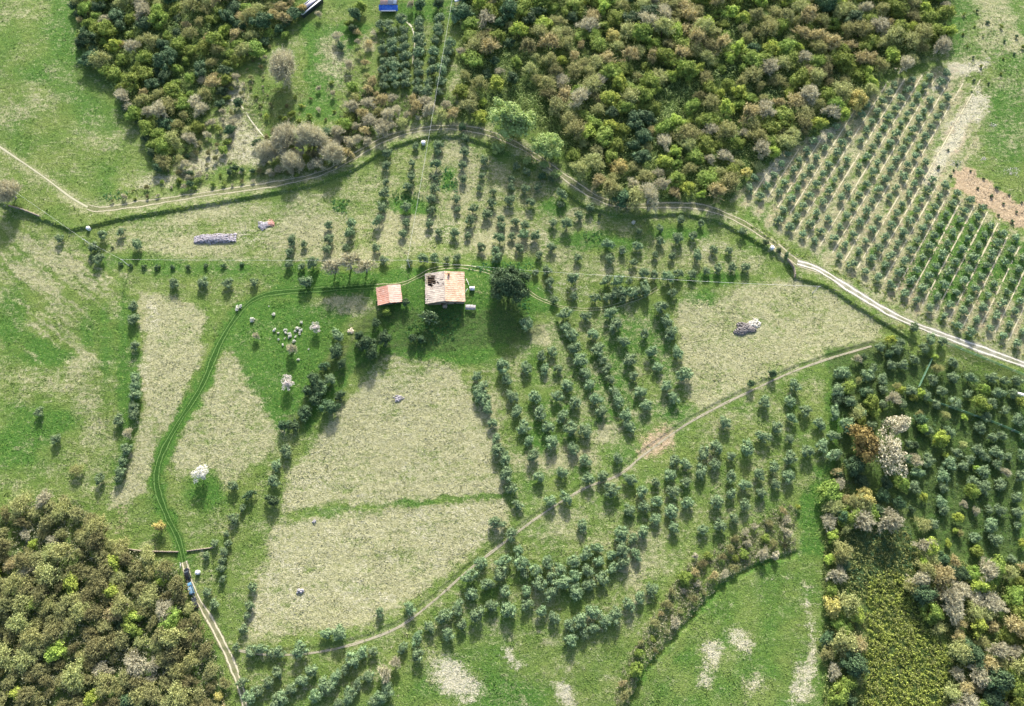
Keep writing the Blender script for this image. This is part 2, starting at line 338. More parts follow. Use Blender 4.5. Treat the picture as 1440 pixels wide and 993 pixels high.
M['straw'] = leaf_mat('pale dry leaves', (.36, .33, .21), (.68, .65, .48), .2, .2, .01)
M['bronze'] = leaf_mat('bronze leaves', (.15, .11, .035), (.30, .23, .085), .2, .3, .01)
M['thicket'] = leaf_mat('bramble leaves', (.20, .26, .045), (.46, .54, .12), .25, .35, .01)
M['scrub'] = leaf_mat('scrub leaves', (.13, .19, .045), (.36, .42, .15), .2, .7, .05, .25)
M['greyscrub'] = leaf_mat('grey scrub twigs', (.12, .12, .065), (.36, .35, .22), .15, .7, .06, .3)
M['nettle'] = leaf_mat('nettle leaves', (.03, .12, .03), (.08, .26, .08), .25, .4)
M['white'] = plain('white painted plastic', (.85, .85, .86), .4)
M['stone'] = noisy('grey stone', ((.26, .24, .25), (.44, .42, .43), (.60, .58, .58)), 1.2, .9, .6, .2)

# ------------------------------------------------------------------ geometry container
class Geo:
    def __init__(s): s.V = []; s.F = {3: [], 4: []}; s.n = 0; s.mi = {3: [], 4: []}
    def add(s, V, F, mi=0):
        V = np.asarray(V, float).reshape(-1, 3); F = np.asarray(F, int)
        if len(F) == 0: return s
        k = F.shape[1]
        s.V.append(V); s.F[k].append(F + s.n); s.mi[k].append(np.full(len(F), mi)); s.n += len(V); return s
    def arrays(s):
        V = np.vstack(s.V) if s.V else np.zeros((0, 3))
        F = {k: (np.vstack(s.F[k]) if s.F[k] else np.zeros((0, k), int)) for k in (3, 4)}
        I = {k: (np.concatenate(s.mi[k]) if s.mi[k] else np.zeros(0, int)) for k in (3, 4)}
        return V, F, I
    def mesh(s, name, mats, smooth=False):
        V, F, I = s.arrays(); me = bpy.data.meshes.new(name)
        me.vertices.add(len(V)); me.vertices.foreach_set('co', V.ravel())
        nt, nq = len(F[3]), len(F[4])
        lv = np.concatenate([F[3].ravel(), F[4].ravel()]).astype(np.int32)
        me.loops.add(len(lv)); me.loops.foreach_set('vertex_index', lv)
        ls = np.concatenate([np.arange(nt) * 3, nt * 3 + np.arange(nq) * 4]).astype(np.int32)
        me.polygons.add(nt + nq); me.polygons.foreach_set('loop_start', ls)
        me.polygons.foreach_set('material_index', np.concatenate([I[3], I[4]]).astype(np.int32))
        for m in (mats if isinstance(mats, (list, tuple)) else [mats]): me.materials.append(m)
        me.update(calc_edges=True); me.validate()
        if smooth: me.shade_smooth()
        return me
def box(g, c, s, rz=0., mi=0, taper=1., rx=0.):
    c0, s0 = math.cos(rz), math.sin(rz)
    V = []
    for z in (-.5, .5):
        k = taper if z > 0 else 1.
        for x, y in ((-.5, -.5), (.5, -.5), (.5, .5), (-.5, .5)):
            X, Y, Z = x * s[0] * k, y * s[1] * k, z * s[2]
            Y, Z = Y * math.cos(rx) - Z * math.sin(rx), Y * math.sin(rx) + Z * math.cos(rx)
            V.append((c[0] + X * c0 - Y * s0, c[1] + X * s0 + Y * c0, c[2] + Z))
    return g.add(V, [(0, 3, 2, 1), (4, 5, 6, 7), (0, 1, 5, 4), (1, 2, 6, 5), (2, 3, 7, 6), (3, 0, 4, 7)], mi)
def tube(g, pts, rad, n=6, mi=0):
    P = np.asarray(pts, float); rad = np.broadcast_to(np.asarray(rad, float), (len(P),))
    V = []
    for i, p in enumerate(P):
        d = P[min(i + 1, len(P) - 1)] - P[max(i - 1, 0)]; d /= np.linalg.norm(d) + 1e-9
        a = np.cross(d, (0, 0, 1) if abs(d[2]) < .9 else (1, 0, 0)); a /= np.linalg.norm(a); b = np.cross(d, a)
        for k in range(n):
            t = 2 * pi * k / n; V.append(p + rad[i] * (a * math.cos(t) + b * math.sin(t)))
    F = [(i * n + k, i * n + (k + 1) % n, (i + 1) * n + (k + 1) % n, (i + 1) * n + k) for i in range(len(P) - 1) for k in range(n)]
    g.add(V, F, mi)
    c = [P[0], P[-1]]; b0 = (len(P) - 1) * n
    Vc = np.vstack([V, c]); m = len(V)
    g.add(Vc, [(m, k2, k) for k in range(n) for k2 in [(k + 1) % n]] + [(m + 1, b0 + k, b0 + (k + 1) % n) for k in range(n)], mi)
    return g
def lathe(g, prof, c, n=16, mi=0, sx=1., sy=1.):
    V = [(c[0] + r * sx * math.cos(2 * pi * k / n), c[1] + r * sy * math.sin(2 * pi * k / n), c[2] + z) for r, z in prof for k in range(n)]
    F = [(i * n + k, i * n + (k + 1) % n, (i + 1) * n + (k + 1) % n, (i + 1) * n + k) for i in range(len(prof) - 1) for k in range(n)]
    return g.add(V, F, mi)
ICO = None
def ico():
    global ICO
    if ICO is None:
        import bmesh
        bm = bmesh.new(); bmesh.ops.create_icosphere(bm, subdivisions=2, radius=1)
        ICO = (np.array([v.co[:] for v in bm.verts]), np.array([[v.index for v in f.verts] for f in bm.faces])); bm.free()
    return ICO
ICO1 = None
def ico1():
    global ICO1
    if ICO1 is None:
        import bmesh
        bm = bmesh.new(); bmesh.ops.create_icosphere(bm, subdivisions=1, radius=1)
        ICO1 = (np.array([v.co[:] for v in bm.verts]), np.array([[v.index for v in f.verts] for f in bm.faces])); bm.free()
    return ICO1
def cards(g, P, Nn, size, r, jit=.55, aspect=.6, mi=0, tri=False):
    """small leaf-spray faces centred on P, facing roughly along Nn"""
    k = len(P); Nn = Nn + r.normal(0, jit, (k, 3)); Nn /= np.linalg.norm(Nn, axis=1)[:, None] + 1e-9
    a = np.cross(Nn, r.normal(0, 1, (k, 3))); a /= np.linalg.norm(a, axis=1)[:, None] + 1e-9; b = np.cross(Nn, a)
    s = (size * r.uniform(.6, 1.3, k))[:, None]; a = a * s; b = b * s * aspect
    if tri:
        V = np.stack([P - a * .6 - b * .5, P + a * .7, P - a * .3 + b * .8], 1).reshape(-1, 3); return g.add(V, np.arange(k * 3).reshape(-1, 3), mi)
    V = np.stack([P - a * .5, P - b * .5 + a * .05, P + a * .5, P + b * .5 - a * .05], 1).reshape(-1, 3)
    return g.add(V, np.arange(k * 4).reshape(-1, 4), mi)

# ------------------------------------------------------------------ tree makers (crown, trunk as Geo)
def lobed(r, rad, zc, rz, nl, per, card, lr=.42, core=True, jit=.5):
    g = Geo(); L = [(0, 0, zc + rz * .45, rad * lr * 1.05)]
    for i in range(nl):
        a = 2 * pi * (i + r.uniform(-.3, .3)) / nl; q = rad * r.uniform(.30, .88)
        L.append((q * math.cos(a), q * math.sin(a), zc + rz * r.uniform(-.45, .35), rad * lr * r.uniform(.6, 1.2)))
    for i in range(nl // 2):
        a = r.uniform(0, 2 * pi); q = rad * r.uniform(.1, .45); L.append((q * math.cos(a), q * math.sin(a), zc + rz * r.uniform(.2, .7), rad * lr * r.uniform(.6, .95)))
    VI, FI = ico1()
    for x, y, z, q in L:
        if core: g.add(VI * q * .72 * r.uniform(.85, 1.1, (len(VI), 1)) + (x, y, z), FI)
        d = r.normal(0, 1, (per, 3)); d[:, 2] += .35; d /= np.linalg.norm(d, axis=1)[:, None]
        cards(g, d * q * r.uniform(.72, 1.28, (per, 1)) + (x, y, z), d, card, r, jit)
    return g
def twiggy(r, rad, h, z0, nb, per, wid, leaf=0, lsize=.3, mod=1.):
    """a leafless or budding crown: fans of fine twigs rising from the limbs"""
    g = Geo(); tips = []; f1, f2 = r.uniform(0, 6.3, 2)
    for i in range(nb):
        a = r.uniform(0, 2 * pi); q = rad * math.sqrt(r.uniform(.02, 1)) * .82 * (1 + mod * (.26 * math.sin(2 * a + f1) + .18 * math.sin(3 * a + f2))) * r.uniform(.8, 1.15)
        top = np.array([q * math.cos(a), q * math.sin(a), z0 + (h - z0) * (1 - .55 * (q / rad) ** 2) * r.uniform(.72, 1.)])
        root = np.array([q * .35 * math.cos(a), q * .35 * math.sin(a), z0 + (h - z0) * .15])
        d = top - root
        k = per; t = r.uniform(.35, 1., k)[:, None]
        P0 = root + d * t; dd = d / np.linalg.norm(d) + r.normal(0, .55, (k, 3)); dd /= np.linalg.norm(dd, axis=1)[:, None]
        ln = rad * r.uniform(.18, .4, (k, 1)); P1 = P0 + dd * ln
        sd = np.cross(dd, r.normal(0, 1, (k, 3))); sd /= np.linalg.norm(sd, axis=1)[:, None]; sd *= wid
        V = np.stack([P0 - sd, P0 + sd, P1], 1).reshape(-1, 3); g.add(V, np.arange(3 * k).reshape(-1, 3))
        tips.append(P1)
    if leaf:
        P = np.vstack(tips); P = P[r.permutation(len(P))[:leaf]]; Nn = P - np.array([0, 0, z0]); cards(g, P, Nn / np.linalg.norm(Nn, axis=1)[:, None], lsize, r, .6)
    return g
def trunk(r, h, rad, spread, top):
    g = Geo(); tube(g, [(0, 0, -.3), (r.uniform(-.1, .1), r.uniform(-.1, .1), h * .5), (0, 0, h)], [rad * 1.25, rad, rad * .8], 7)
    for i in range(5):
        a = 2 * pi * i / 5 + r.uniform(-.4, .4)
        tube(g, [(0, 0, h * .9), (spread * .4 * math.cos(a), spread * .4 * math.sin(a), h + (top - h) * .4), (spread * .8 * math.cos(a), spread * .8 * math.sin(a), top * r.uniform(.85, 1.))], [rad * .6, rad * .35, rad * .12], 5)
    return g

PROTO = {}   # kind -> list of (crown Geo, trunk Geo), height, crown material, bark material
def proto(kind, nv, fn, mat, bark='bark'):
    PROTO[kind] = dict(v=[fn(np.random.default_rng(hash_(kind) + i)) for i in range(nv)], mat=M[mat], bark=M[bark], mesh={})
def hash_(s): return sum(ord(c) * (i + 3) for i, c in enumerate(s))
P_ = proto
P_('olive', 6, lambda r: (lobed(r, 2.55, 2.05, 1.35, 9, 80, .42, .40), trunk(r, .8, .22, 1.6, 2.4)), 'olive')
P_('young', 5, lambda r: (lobed(r, 2.0, 1.55, 1.05, 7, 56, .40, .42), trunk(r, .7, .12, 1., 1.8)), 'young_olive')
P_('dark', 4, lambda r: (lobed(r, 4.1, 4.0, 3.1, 13, 110, .62, .36), trunk(r, 2.6, .32, 2.6, 5.5)), 'dark')
P_('broad', 1, lambda r: (lobed(r, 7.6, 6.2, 5.0, 24, 260, .62, .27), trunk(r, 2.6, .5, 4.5, 8.)), 'dark')
P_('mid', 4, lambda r: (lobed(r, 3.9, 3.9, 2.8, 12, 100, .62, .36), trunk(r, 2.4, .28, 2.6, 5.2)), 'mid')
P_('lime', 4, lambda r: (lobed(r, 3.3, 3.8, 2.5, 11, 90, .60, .36, jit=.7), trunk(r, 2.4, .24, 2.2, 5.)), 'lime')
P_('fresh', 3, lambda r: (lobed(r, 5.6, 4.4, 3.2, 20, 150, .62, .27, jit=.8), trunk(r, 3., .34, 3.4, 7.)), 'fresh', 'pale_bark')
P_('gold', 3, lambda r: (lobed(r, 3.2, 3.7, 2.4, 10, 85, .55, .36), trunk(r, 2.3, .24, 2.2, 4.8)), 'gold')
P_('budding', 6, lambda r: (twiggy(r, 4.2, 7.6, 1.4, 80, 17, .09, 1300, .46), trunk(r, 2.6, .26, 2.8, 6.2)), 'budding')
P_('greybud', 6, lambda r: (twiggy(r, 3.6, 6.6, 1.2, 80, 24, .08, 900, .38), trunk(r, 2.2, .24, 2.6, 5.4)), 'greybud')
P_('russet', 4, lambda r: (twiggy(r, 3.8, 6.9, 1.4, 85, 20, .10, 500, .45), trunk(r, 2.4, .24, 2.4, 5.6)), 'russet')
P_('bare', 4, lambda r: (twiggy(r, 4.2, 7.6, 1.5, 95, 22, .09, 250, .35), trunk(r, 2.6, .28, 3.0, 6.6)), 'bare', 'pale_bark')
P_('bigbare', 3, lambda r: (twiggy(r, 8.0, 12.5, .8, 240, 26, .085, 1500, .45, .3), trunk(r, 3.2, .5, 5.5, 10.)), 'bare', 'pale_bark')
P_('frond', 1, lambda r: (twiggy(r, 3.6, 4.5, 1.2, 34, 14, .26, 120, .6), trunk(r, 1.6, .2, 1.5, 3.)), 'olive')
P_('bush', 4, lambda r: (lobed(r, 1.7, 1.0, .9, 6, 40, .42, .42), trunk(r, .3, .08, .8, 1.)), 'dark')
P_('whitebush', 3, lambda r: (lobed(r, .75, .45, .4, 6, 34, .2, .42), trunk(r, .15, .04, .4, .5)), 'blossom')
P_('blossom', 3, lambda r: (lobed(r, 3.2, 3.2, 1.7, 15, 90, .36, .26, core=False, jit=.8), trunk(r, 1.7, .2, 2.4, 3.8)), 'pinkish', 'bark')

def meshes(kind, i):
    p = PROTO[kind]
    if i not in p['mesh']:
        c, t = p['v'][i]; p['mesh'][i] = (c.mesh(kind + ' crown', p['mat']), t.mesh(kind + ' trunk', p['bark']))
    return p['mesh'][i]
def tag(o, label=None, cat=None, group=None, kind=None):
    if label: o['label'] = label
    if cat: o['category'] = cat
    if group: o['group'] = group
    if kind: o['kind'] = kind
    return o
def link(name, me, parent=None, loc=None):
    o = bpy.data.objects.new(name, me); COL.objects.link(o)
    if parent: o.parent = parent
    if loc: o.location = loc
    return o
def empty(name, loc, rz=0.):
    o = bpy.data.objects.new(name, None); COL.objects.link(o); o.location = loc; o.rotation_euler = (0, 0, rz); o.empty_display_size = .5; return o
def place(kind, name, x, y, s, label, cat, group=None, mat=None, flat=1., i=None, bark=None):
    i = int(rng.integers(len(PROTO[kind]['v']))) if i is None else i
    c, t = meshes(kind, i)
    root = empty(name, (x, y, h1(x, y) - .05), float(rng.uniform(0, 2 * pi))); k_ = float(rng.uniform(.80, 1.22)); root.scale = (s * k_, s / k_, s * flat)
    cr = link('crown', c, root); tr = link('trunk', t, root)
    if mat:
        cr.material_slots[0].link = 'OBJECT'; cr.material_slots[0].material = M[mat]
    return tag(root, label, cat, group)
def merged(name, items, label, cat):
    """many trees past the number one could count: one object"""
    g = Geo(); mats = []
    for kind, x, y, s, flat in items:
        p = PROTO[kind]; c, t = p['v'][int(rng.integers(len(p['v'])))]
        for q, m in ((c, p['mat']), (t, p['bark'])):
            if m not in mats: mats.append(m)
            V, F, _ = q.arrays(); a = rng.uniform(0, 2 * pi); ca, sa = math.cos(a), math.sin(a)
            W = np.stack([x + s * (V[:, 0] * ca - V[:, 1] * sa), y + s * (V[:, 0] * sa + V[:, 1] * ca), h1(x, y) + s * flat * V[:, 2]], 1)
            n0 = g.n; g.V.append(W); g.n += len(W)
            for k in (3, 4):
                if len(F[k]): g.F[k].append(F[k] + n0); g.mi[k].append(np.full(len(F[k]), mats.index(m)))
    return tag(link(name, g.mesh(name, mats)), label, cat, kind='stuff')

ONES = 'zeroth first second third fourth fifth sixth seventh eighth ninth tenth eleventh twelfth thirteenth fourteenth fifteenth sixteenth seventeenth eighteenth nineteenth'.split()
def ordn(n):
    if n < 20: return ONES[n]
    t = ['', '', 'twent', 'thirt', 'fort', 'fift', 'sixt', 'sevent', 'eight', 'ninet'][n // 10]
    return t + 'ieth' if n % 10 == 0 else t + 'y-' + ONES[n % 10]

# ------------------------------------------------------------------ ground sheet
def axis(a, b, stp, lo, hi):
    core = np.arange(a, b + stp, stp); out = []; d = stp
    x = core[-1]
    up = []
    while x < hi: d *= 1.35; x += d; up.append(x)
    x = core[0]; d = stp; dn = []
    while x > lo: d *= 1.35; x -= d; dn.append(x)
    return np.concatenate([dn[::-1], core, up])
ax = axis(-300, 300, .5, -4000, 4000); ay = axis(-38, 345, .5, -3000, 6000)
nx, ny = len(ax), len(ay)
X, Y = np.meshgrid(ax, ay); X = X.ravel(); Y = Y.ravel()
PX, PY = to_px(X, np.clip(Y, -60, 700))
Z = hgt(X, Y)
def zones(x, y, px=None, py=None):
    if px is None: px, py = to_px(x, y)
    a = np.stack([np.clip(sample(q, px, py), 0, 1.2) for q in (dry, lush, soil, pale, weed)] + [np.ones(len(px))], 1)
    return a
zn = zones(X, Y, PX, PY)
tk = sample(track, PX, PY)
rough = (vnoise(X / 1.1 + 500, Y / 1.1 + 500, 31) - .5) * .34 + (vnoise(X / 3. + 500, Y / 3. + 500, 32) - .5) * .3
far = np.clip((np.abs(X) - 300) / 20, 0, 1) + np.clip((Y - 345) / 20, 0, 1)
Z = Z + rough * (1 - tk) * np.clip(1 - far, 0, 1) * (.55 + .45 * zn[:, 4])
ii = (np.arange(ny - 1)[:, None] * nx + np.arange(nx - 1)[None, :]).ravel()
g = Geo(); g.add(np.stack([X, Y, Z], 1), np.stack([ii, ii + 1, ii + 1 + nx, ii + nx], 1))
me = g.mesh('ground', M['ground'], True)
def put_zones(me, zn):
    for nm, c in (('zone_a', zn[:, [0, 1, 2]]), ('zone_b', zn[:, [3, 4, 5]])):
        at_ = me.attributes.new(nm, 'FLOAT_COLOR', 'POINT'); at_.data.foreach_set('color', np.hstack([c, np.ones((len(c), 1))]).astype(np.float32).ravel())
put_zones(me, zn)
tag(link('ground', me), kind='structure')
del X, Y, Z, PX, PY, rough, ii

def inpoly(pts, x, y):
    m = np.zeros(np.shape(x), bool)
    for i in range(len(pts)):
        x0, y0 = pts[i]; x1, y1 = pts[(i + 1) % len(pts)]
        if y0 == y1: continue
        m ^= (y >= min(y0, y1)) & (y < max(y0, y1)) & (x < x0 + (y - y0) * (x1 - x0) / (y1 - y0))
    return m
# rough grass and dead stalks standing in the fields, same cover as the ground they grow from
k = 230000
px = rng.uniform(-20, 1460, k); py = rng.uniform(-20, 1013, k)
x, y = at(px, py); tk = sample(track, px, py); ok = rng.random(k) > tk * 1.3
px, py, x, y = px[ok], py[ok], x[ok], y[ok]; k = len(x)
g = Geo(); P = np.stack([x, y, hgt(x, y) + .12], 1); Nn = np.tile((0., .0, 1.), (k, 1))
sz = (.20 + .30 * vnoise(x / 6 + 300, y / 6 + 300, 41))
cards(g, P, Nn, sz, rng, .6, .8, tri=True)
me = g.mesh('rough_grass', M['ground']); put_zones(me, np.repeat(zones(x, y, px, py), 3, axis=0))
tag(link('rough_grass', me), 'rough grass and dry stalks growing all over the fields', 'grass', kind='stuff')

# ------------------------------------------------------------------ lanes and tracks
def smooth(pts, stp=.8):
    P = np.array(pts, float); out = []
    Q = np.vstack([2 * P[0] - P[1], P, 2 * P[-1] - P[-2]])
    for i in range(1, len(Q) - 2):
        n = max(2, int(np.linalg.norm(Q[i + 1] - Q[i]) / stp))
        for t in np.arange(n) / n:
            out.append(.5 * (2 * Q[i] + (Q[i + 1] - Q[i - 1]) * t + (2 * Q[i - 1] - 5 * Q[i] + 4 * Q[i + 1] - Q[i + 2]) * t * t + (3 * Q[i] - Q[i - 1] - 3 * Q[i + 1] + Q[i + 2]) * t ** 3))
    out.append(Q[-2]); return np.array(out)
def ribbon(name, pts, w, mat, lift=.05, nc=8):
    C = smooth(wl(pts)); T = np.gradient(C, axis=0); T /= np.linalg.norm(T, axis=1)[:, None]; Nv = np.stack([-T[:, 1], T[:, 0]], 1)
    L = np.concatenate([[0], np.cumsum(np.linalg.norm(np.diff(C, axis=0), axis=1))])
    wv = w * (1 + .16 * np.sin(L / 9. + w) + .1 * np.sin(L / 3.3) + .08 * np.sin(L / 1.7))
    t = np.linspace(-.5, .5, nc + 1); V = C[:, None, :] + Nv[:, None, :] * (t[None, :, None] * wv[:, None, None])
    V = V.reshape(-1, 2); z = hgt(V[:, 0], V[:, 1]) + lift
    n = len(C); ii = (np.arange(n - 1)[:, None] * (nc + 1) + np.arange(nc)[None, :]).ravel()
    g = Geo(); g.add(np.column_stack([V, z]), np.stack([ii, ii + nc + 1, ii + nc + 2, ii + 1], 1)); me = g.mesh(name, mat, True)
    uv = np.stack([np.tile(t + .5, n), np.repeat(L, nc + 1)], 1)
    a = me.attributes.new('lane_uv', 'FLOAT_VECTOR', 'POINT'); a.data.foreach_set('vector', np.column_stack([uv, np.zeros(len(uv))]).astype(np.float32).ravel())
    return tag(link(name, me), kind='structure')
def lane_mat(name, dirt, dirt2, mid, rutw=.13, cover=.9, edge=.12, off=.25, midamt=.6):
    m, nt = new_mat(name); n = N(nt)
    A = n('ShaderNodeAttribute'); A.attribute_name = 'lane_uv'; sp = n('ShaderNodeSeparateXYZ'); n.link(A.outputs['Vector'], sp.inputs[0])
    pos = n('ShaderNodeNewGeometry').outputs['Position']; u = sp.outputs[0]
    nf = n.noise(pos, 1.6, 4, .7); nl = n.noise(pos, .25, 3, .6)
    s = n.math('ABSOLUTE', n.math('SUBTRACT', u, .5))
    s = n.math('ADD', s, n.math('MULTIPLY', n.math('SUBTRACT', nl, .5), .17))
    rut = n.math('ABSOLUTE', n.math('SUBTRACT', s, off))
    r = n.ramp(n.math('ADD', rut, n.math('MULTIPLY', n.math('SUBTRACT', nf, .5), .16)), rutw, rutw * .3)
    c = n.mix(n.ramp(nf, .35, .65), mid, tuple(v * .7 for v in mid)); c = n.mix(n.math('MULTIPLY', n.ramp(nl, .3, .6), midamt), c, dirt2)
    c = n.mix(r, c, n.mix(n.ramp(nf, .4, .7), dirt, tuple(min(1, v * 1.2) for v in dirt)))
    b = n.bsdf(c, .95, nf, .6, .1, .1)
    tr = n('ShaderNodeBsdfTransparent'); mx = n('ShaderNodeMixShader')
    e = n.ramp(n.math('ADD', n.math('ABSOLUTE', n.math('SUBTRACT', u, .5)), n.math('MULTIPLY', n.math('SUBTRACT', nf, .5), .5)), .5, .5 - edge)
    e = n.math('MULTIPLY', e, n.math('ADD', n.math('MULTIPLY', r, 1 - cover), cover))
    n.link(e, mx.inputs[0]); n.link(tr.outputs[0], mx.inputs[1]); n.link(b, mx.inputs[2]); n.out(mx.outputs[0]); return m
lm1 = lane_mat('dirt lane', (.43, .40, .27), (.30, .29, .17), (.18, .21, .08), .09, .4, .3)
lm2 = lane_mat('white gravel lane', (.62, .59, .50), (.40, .38, .31), (.27, .28, .16), .10, .8, .2, .22, .9)
lm3 = lane_mat('grassy track', (.13, .22, .06), (.06, .14, .03), (.04, .11, .02), .06, .6, .3, .2, .3)
lm4 = lane_mat('faint track', (.42, .41, .24), (.25, .27, .12), (.12, .20, .04), .09, .25, .3, .25, .3)
ribbon('dirt_lane', LANE[:21], 5.0, lm1)
ribbon('gravel_lane', LANE[19:], 4.3, lm2, .075)
ribbon('farm_path', LANE_W, 1.6, lane_mat('worn path', (.42, .41, .27), (.34, .33, .20), (.27, .28, .14), .25, .3, .35, .1, .6), .06)
ribbon('grass_track', GTRACK, 4.2, lm3); ribbon('dirt_track', DTRACK, 3.6, lane_mat('pale dirt track', (.56, .51, .36), (.40, .36, .24), (.26, .27, .13), .11, .6, .2), .06)
ribbon('house_track', HTRACK, 3.0, lm4, .06); ribbon('garden_track', ETRACK, 2.4, lm4, .05)
ribbon('footpath', FOOT, 1.9, lane_mat('trodden path', (.38, .35, .25), (.30, .28, .18), (.18, .18, .09), .16, .25, .45, .12, .8), .06)
wpm = lane_mat('thin path', (.55, .53, .38), (.45, .42, .28), (.40, .38, .24), .35, .7, .3, .1, .8)
ribbon('grove_path', [(570,28),(580,40),(583,60),(580,90),(581,95)], 1.2, wpm); ribbon('hill_path', [(322,138),(340,150),(352,168),(365,185),(378,198),(390,204)], 1.0, wpm)
# mown lines between the orchard rows
ORO = np.array(at(1173.3, 293.3, 1.5)); a1, a2 = np.array(at(1336.7, 117.8, 1.5)), np.array(at(1192.2, 365.6, 1.5))
nst = round(float(np.linalg.norm(a1 - a2)) / float(np.linalg.norm(np.array(at(1240, 292, 1.5)) - np.array(at(1249, 276.7, 1.5)))))
Av = (a1 - a2) / nst; Bv = (np.array(at(1351, 395.6, 1.5)) - ORO) / 10
ORP = [(1045,268),(1078,232),(1130,198),(1175,178),(1250,112),(1300,100),(1345,96),(1348,112),(1300,205),(1330,262),(1360,270),(1450,340),(1450,505),(1395,485),(1250,420),(1165,362),(1085,305)]
rowm = lane_mat('mown strip', (.52, .48, .31), (.44, .41, .25), (.36, .34, .18), .26, .0, .45, .0, .7)
for j in range(-7, 17):
    c = ORO + Bv * (j + .5); run = []
    for i in range(-16, 30):
        q = c + Av * i; p = to_px(q[0], q[1]); 
        inside = bool(inpoly(ORP + [], np.array([p[0]]), np.array([p[1]]))[0]) or (1290 < p[0] < 1400 and 110 < p[1] < 270 and p[0] < 1390 - (p[1] - 110) * .0 and p[0] + p[1] * .55 < 1455)
        if inside: run.append(p)
        elif len(run) > 3: break
        else: run = []
    if len(run) > 2: ribbon('mown_strip', run, 2.2, rowm, .05, 6)

# ------------------------------------------------------------------ olive groves: where each crown stands in the photograph
def conv(x0, y0, s, pts): return [(x0 + a / s, y0 + b / s) for a, b in pts]
G = {}
G['terrace'] = conv(340,160,3.819,[(467,600),(467,675),(460,735),(588,590),(585,650),(560,725),(268,685),(262,740),(255,810),(333,700),(325,820),(382,810),(775,275),(772,365),(765,430),(753,510),(737,580),(780,215),(722,730),(765,795),(905,805),(980,790),(1035,785),(1100,785),(1160,775),(915,265),(910,340),(895,390),(888,505),(883,585),(865,650),(1055,165),(1050,200),(1045,270),(1035,335),(1033,400),(1020,455),(1022,515),(1005,595),(1205,130),(1197,200),(1187,270),(1185,345),(1155,455),(1155,510),(1145,640),(1060,635),(1300,250),(1285,325),(1275,395),(1350,415),(1340,470),(1240,505),(1230,570),(1210,655),(1318,535),(1285,715),(935,165)]) \
 + conv(560,180,3.97,[(475,180),(632,280),(630,325),(620,400),(708,335),(778,325),(743,410),(720,245),(915,365),(908,425),(660,210),(575,500),(577,545),(655,520),(710,535),(868,525),(943,530),(1010,485),(567,615),(632,600),(695,595),(760,600),(673,665),(545,690),(560,735),(785,705),(860,660),(1005,715),(770,800),(830,790),(850,850),(973,840),(980,930),(870,950),(498,480)]) \
 + conv(680,220,3.79,[(830,395),(942,385),(942,445),(915,520),(1030,440),(1005,530),(822,480),(798,560),(665,465),(678,540),(742,490),(505,530),(1140,530),(1225,500),(1312,500),(1185,610),(1247,600),(1112,625),(1040,625),(985,645),(1322,590),(1400,590),(910,625),(855,620),(780,660),(710,665),(650,660),(600,750),(1055,335),(1120,420),(565,270),(510,300),(445,350),(378,345),(1375,400),(1160,350)])
G['east'] = conv(640,380,3.679,[(113,553),(133,610),(130,650),(155,670),(165,715),(195,790),(212,868),(228,930),(262,975),(245,495),(265,565),(293,655),(320,730),(352,815),(377,883),(405,960),(372,500),(410,662),(437,740),(482,812),(505,890),(445,440),(500,415),(460,510),(535,505),(525,650),(585,598),(550,755),(597,825),(615,920),(678,830),(620,690),(840,975),(670,985),(562,222),(577,290),(610,335),(620,400),(650,465),(678,530),(700,590),(728,665),(760,730),(678,232),(718,325),(742,405),(765,460),(790,500),(805,560),(830,632),(850,670),(885,750),(905,800),(805,215),(830,280),(870,368),(905,465),(925,540),(965,628),(990,700),(983,322),(1018,420),(1055,500),(1095,600),(1130,655),(1128,115),(1062,190),(1090,265),(1110,325),(1148,425),(1180,535),(790,135),(825,120),(865,140),(870,110),(920,118),(945,105),(985,100),(375,275)]) \
 + conv(640,620,3.5475,[(250,100),(258,160),(278,235),(310,315),(390,80),(420,180),(205,410),(530,160),(645,105),(815,92),(740,180),(665,190),(475,305),(280,465),(555,290)])
G['path'] = conv(640,620,3.5475,[(778,248),(868,193),(1000,210),(930,250),(1007,298),(943,328),(865,350),(1003,390),(1095,95),(1155,118),(1078,170),(1153,205),(1085,255),(1155,305),(1083,355),(1092,435),(1235,65),(1305,30),(1378,72),(1300,118),(1225,158),(1378,172),(1378,265),(1308,308),(1322,422),(1395,390),(1240,440),(630,425),(940,455),(900,565),(820,465),(885,485),(828,543),(780,568),(830,605),(780,638),(728,685),(717,605),(705,530),(650,565),(658,648),(668,722),(607,750),(597,675),(535,710),(485,752),(480,675),(458,605),(585,605),(523,640),(405,645),(418,712),(358,748),(360,815),(338,610),(320,545),(345,660),(235,600),(223,665),(245,748),(265,850),(160,712),(178,818),(108,868),(87,765),(68,675),(130,615),(15,828),(35,918),(432,850),(492,882),(978,740),(918,778),(862,820),(800,862),(745,895),(685,855),(620,890),(568,918),(690,930),(640,955),(578,990)]) \
 + conv(1000,440,3.273,[(245,408),(365,405),(433,450),(367,485),(298,525),(237,570),(165,625),(362,580),(360,670),(290,710),(360,748),(295,788),(220,742),(158,788),(230,830),(155,878),(93,750),(92,835),(28,875),(110,948),(40,970),(440,635),(510,610),(498,512),(565,465),(640,408),(560,565),(565,652),(622,520),(60,505),(380,335),(575,360),(615,275),(715,293)])
G['path2'] = conv(320,700,3.389,[(240,835),(190,880),(150,920),(400,825),(350,870),(300,910),(262,955),(225,985),(105,950),(640,735),(600,775),(560,815),(520,850),(468,895),(415,940),(620,885),(668,850),(578,945),(530,980),(690,730),(830,715),(905,665),(965,615),(1028,560),(1090,515),(1165,460),(1235,410),(1150,370),(1205,318),(1115,600),(1050,645),(905,745),(1185,555),(1250,510),(760,900),(725,950),(700,975),(160,720),(110,735),(245,735),(345,725),(470,650),(538,640),(725,545),(868,520),(205,735)])
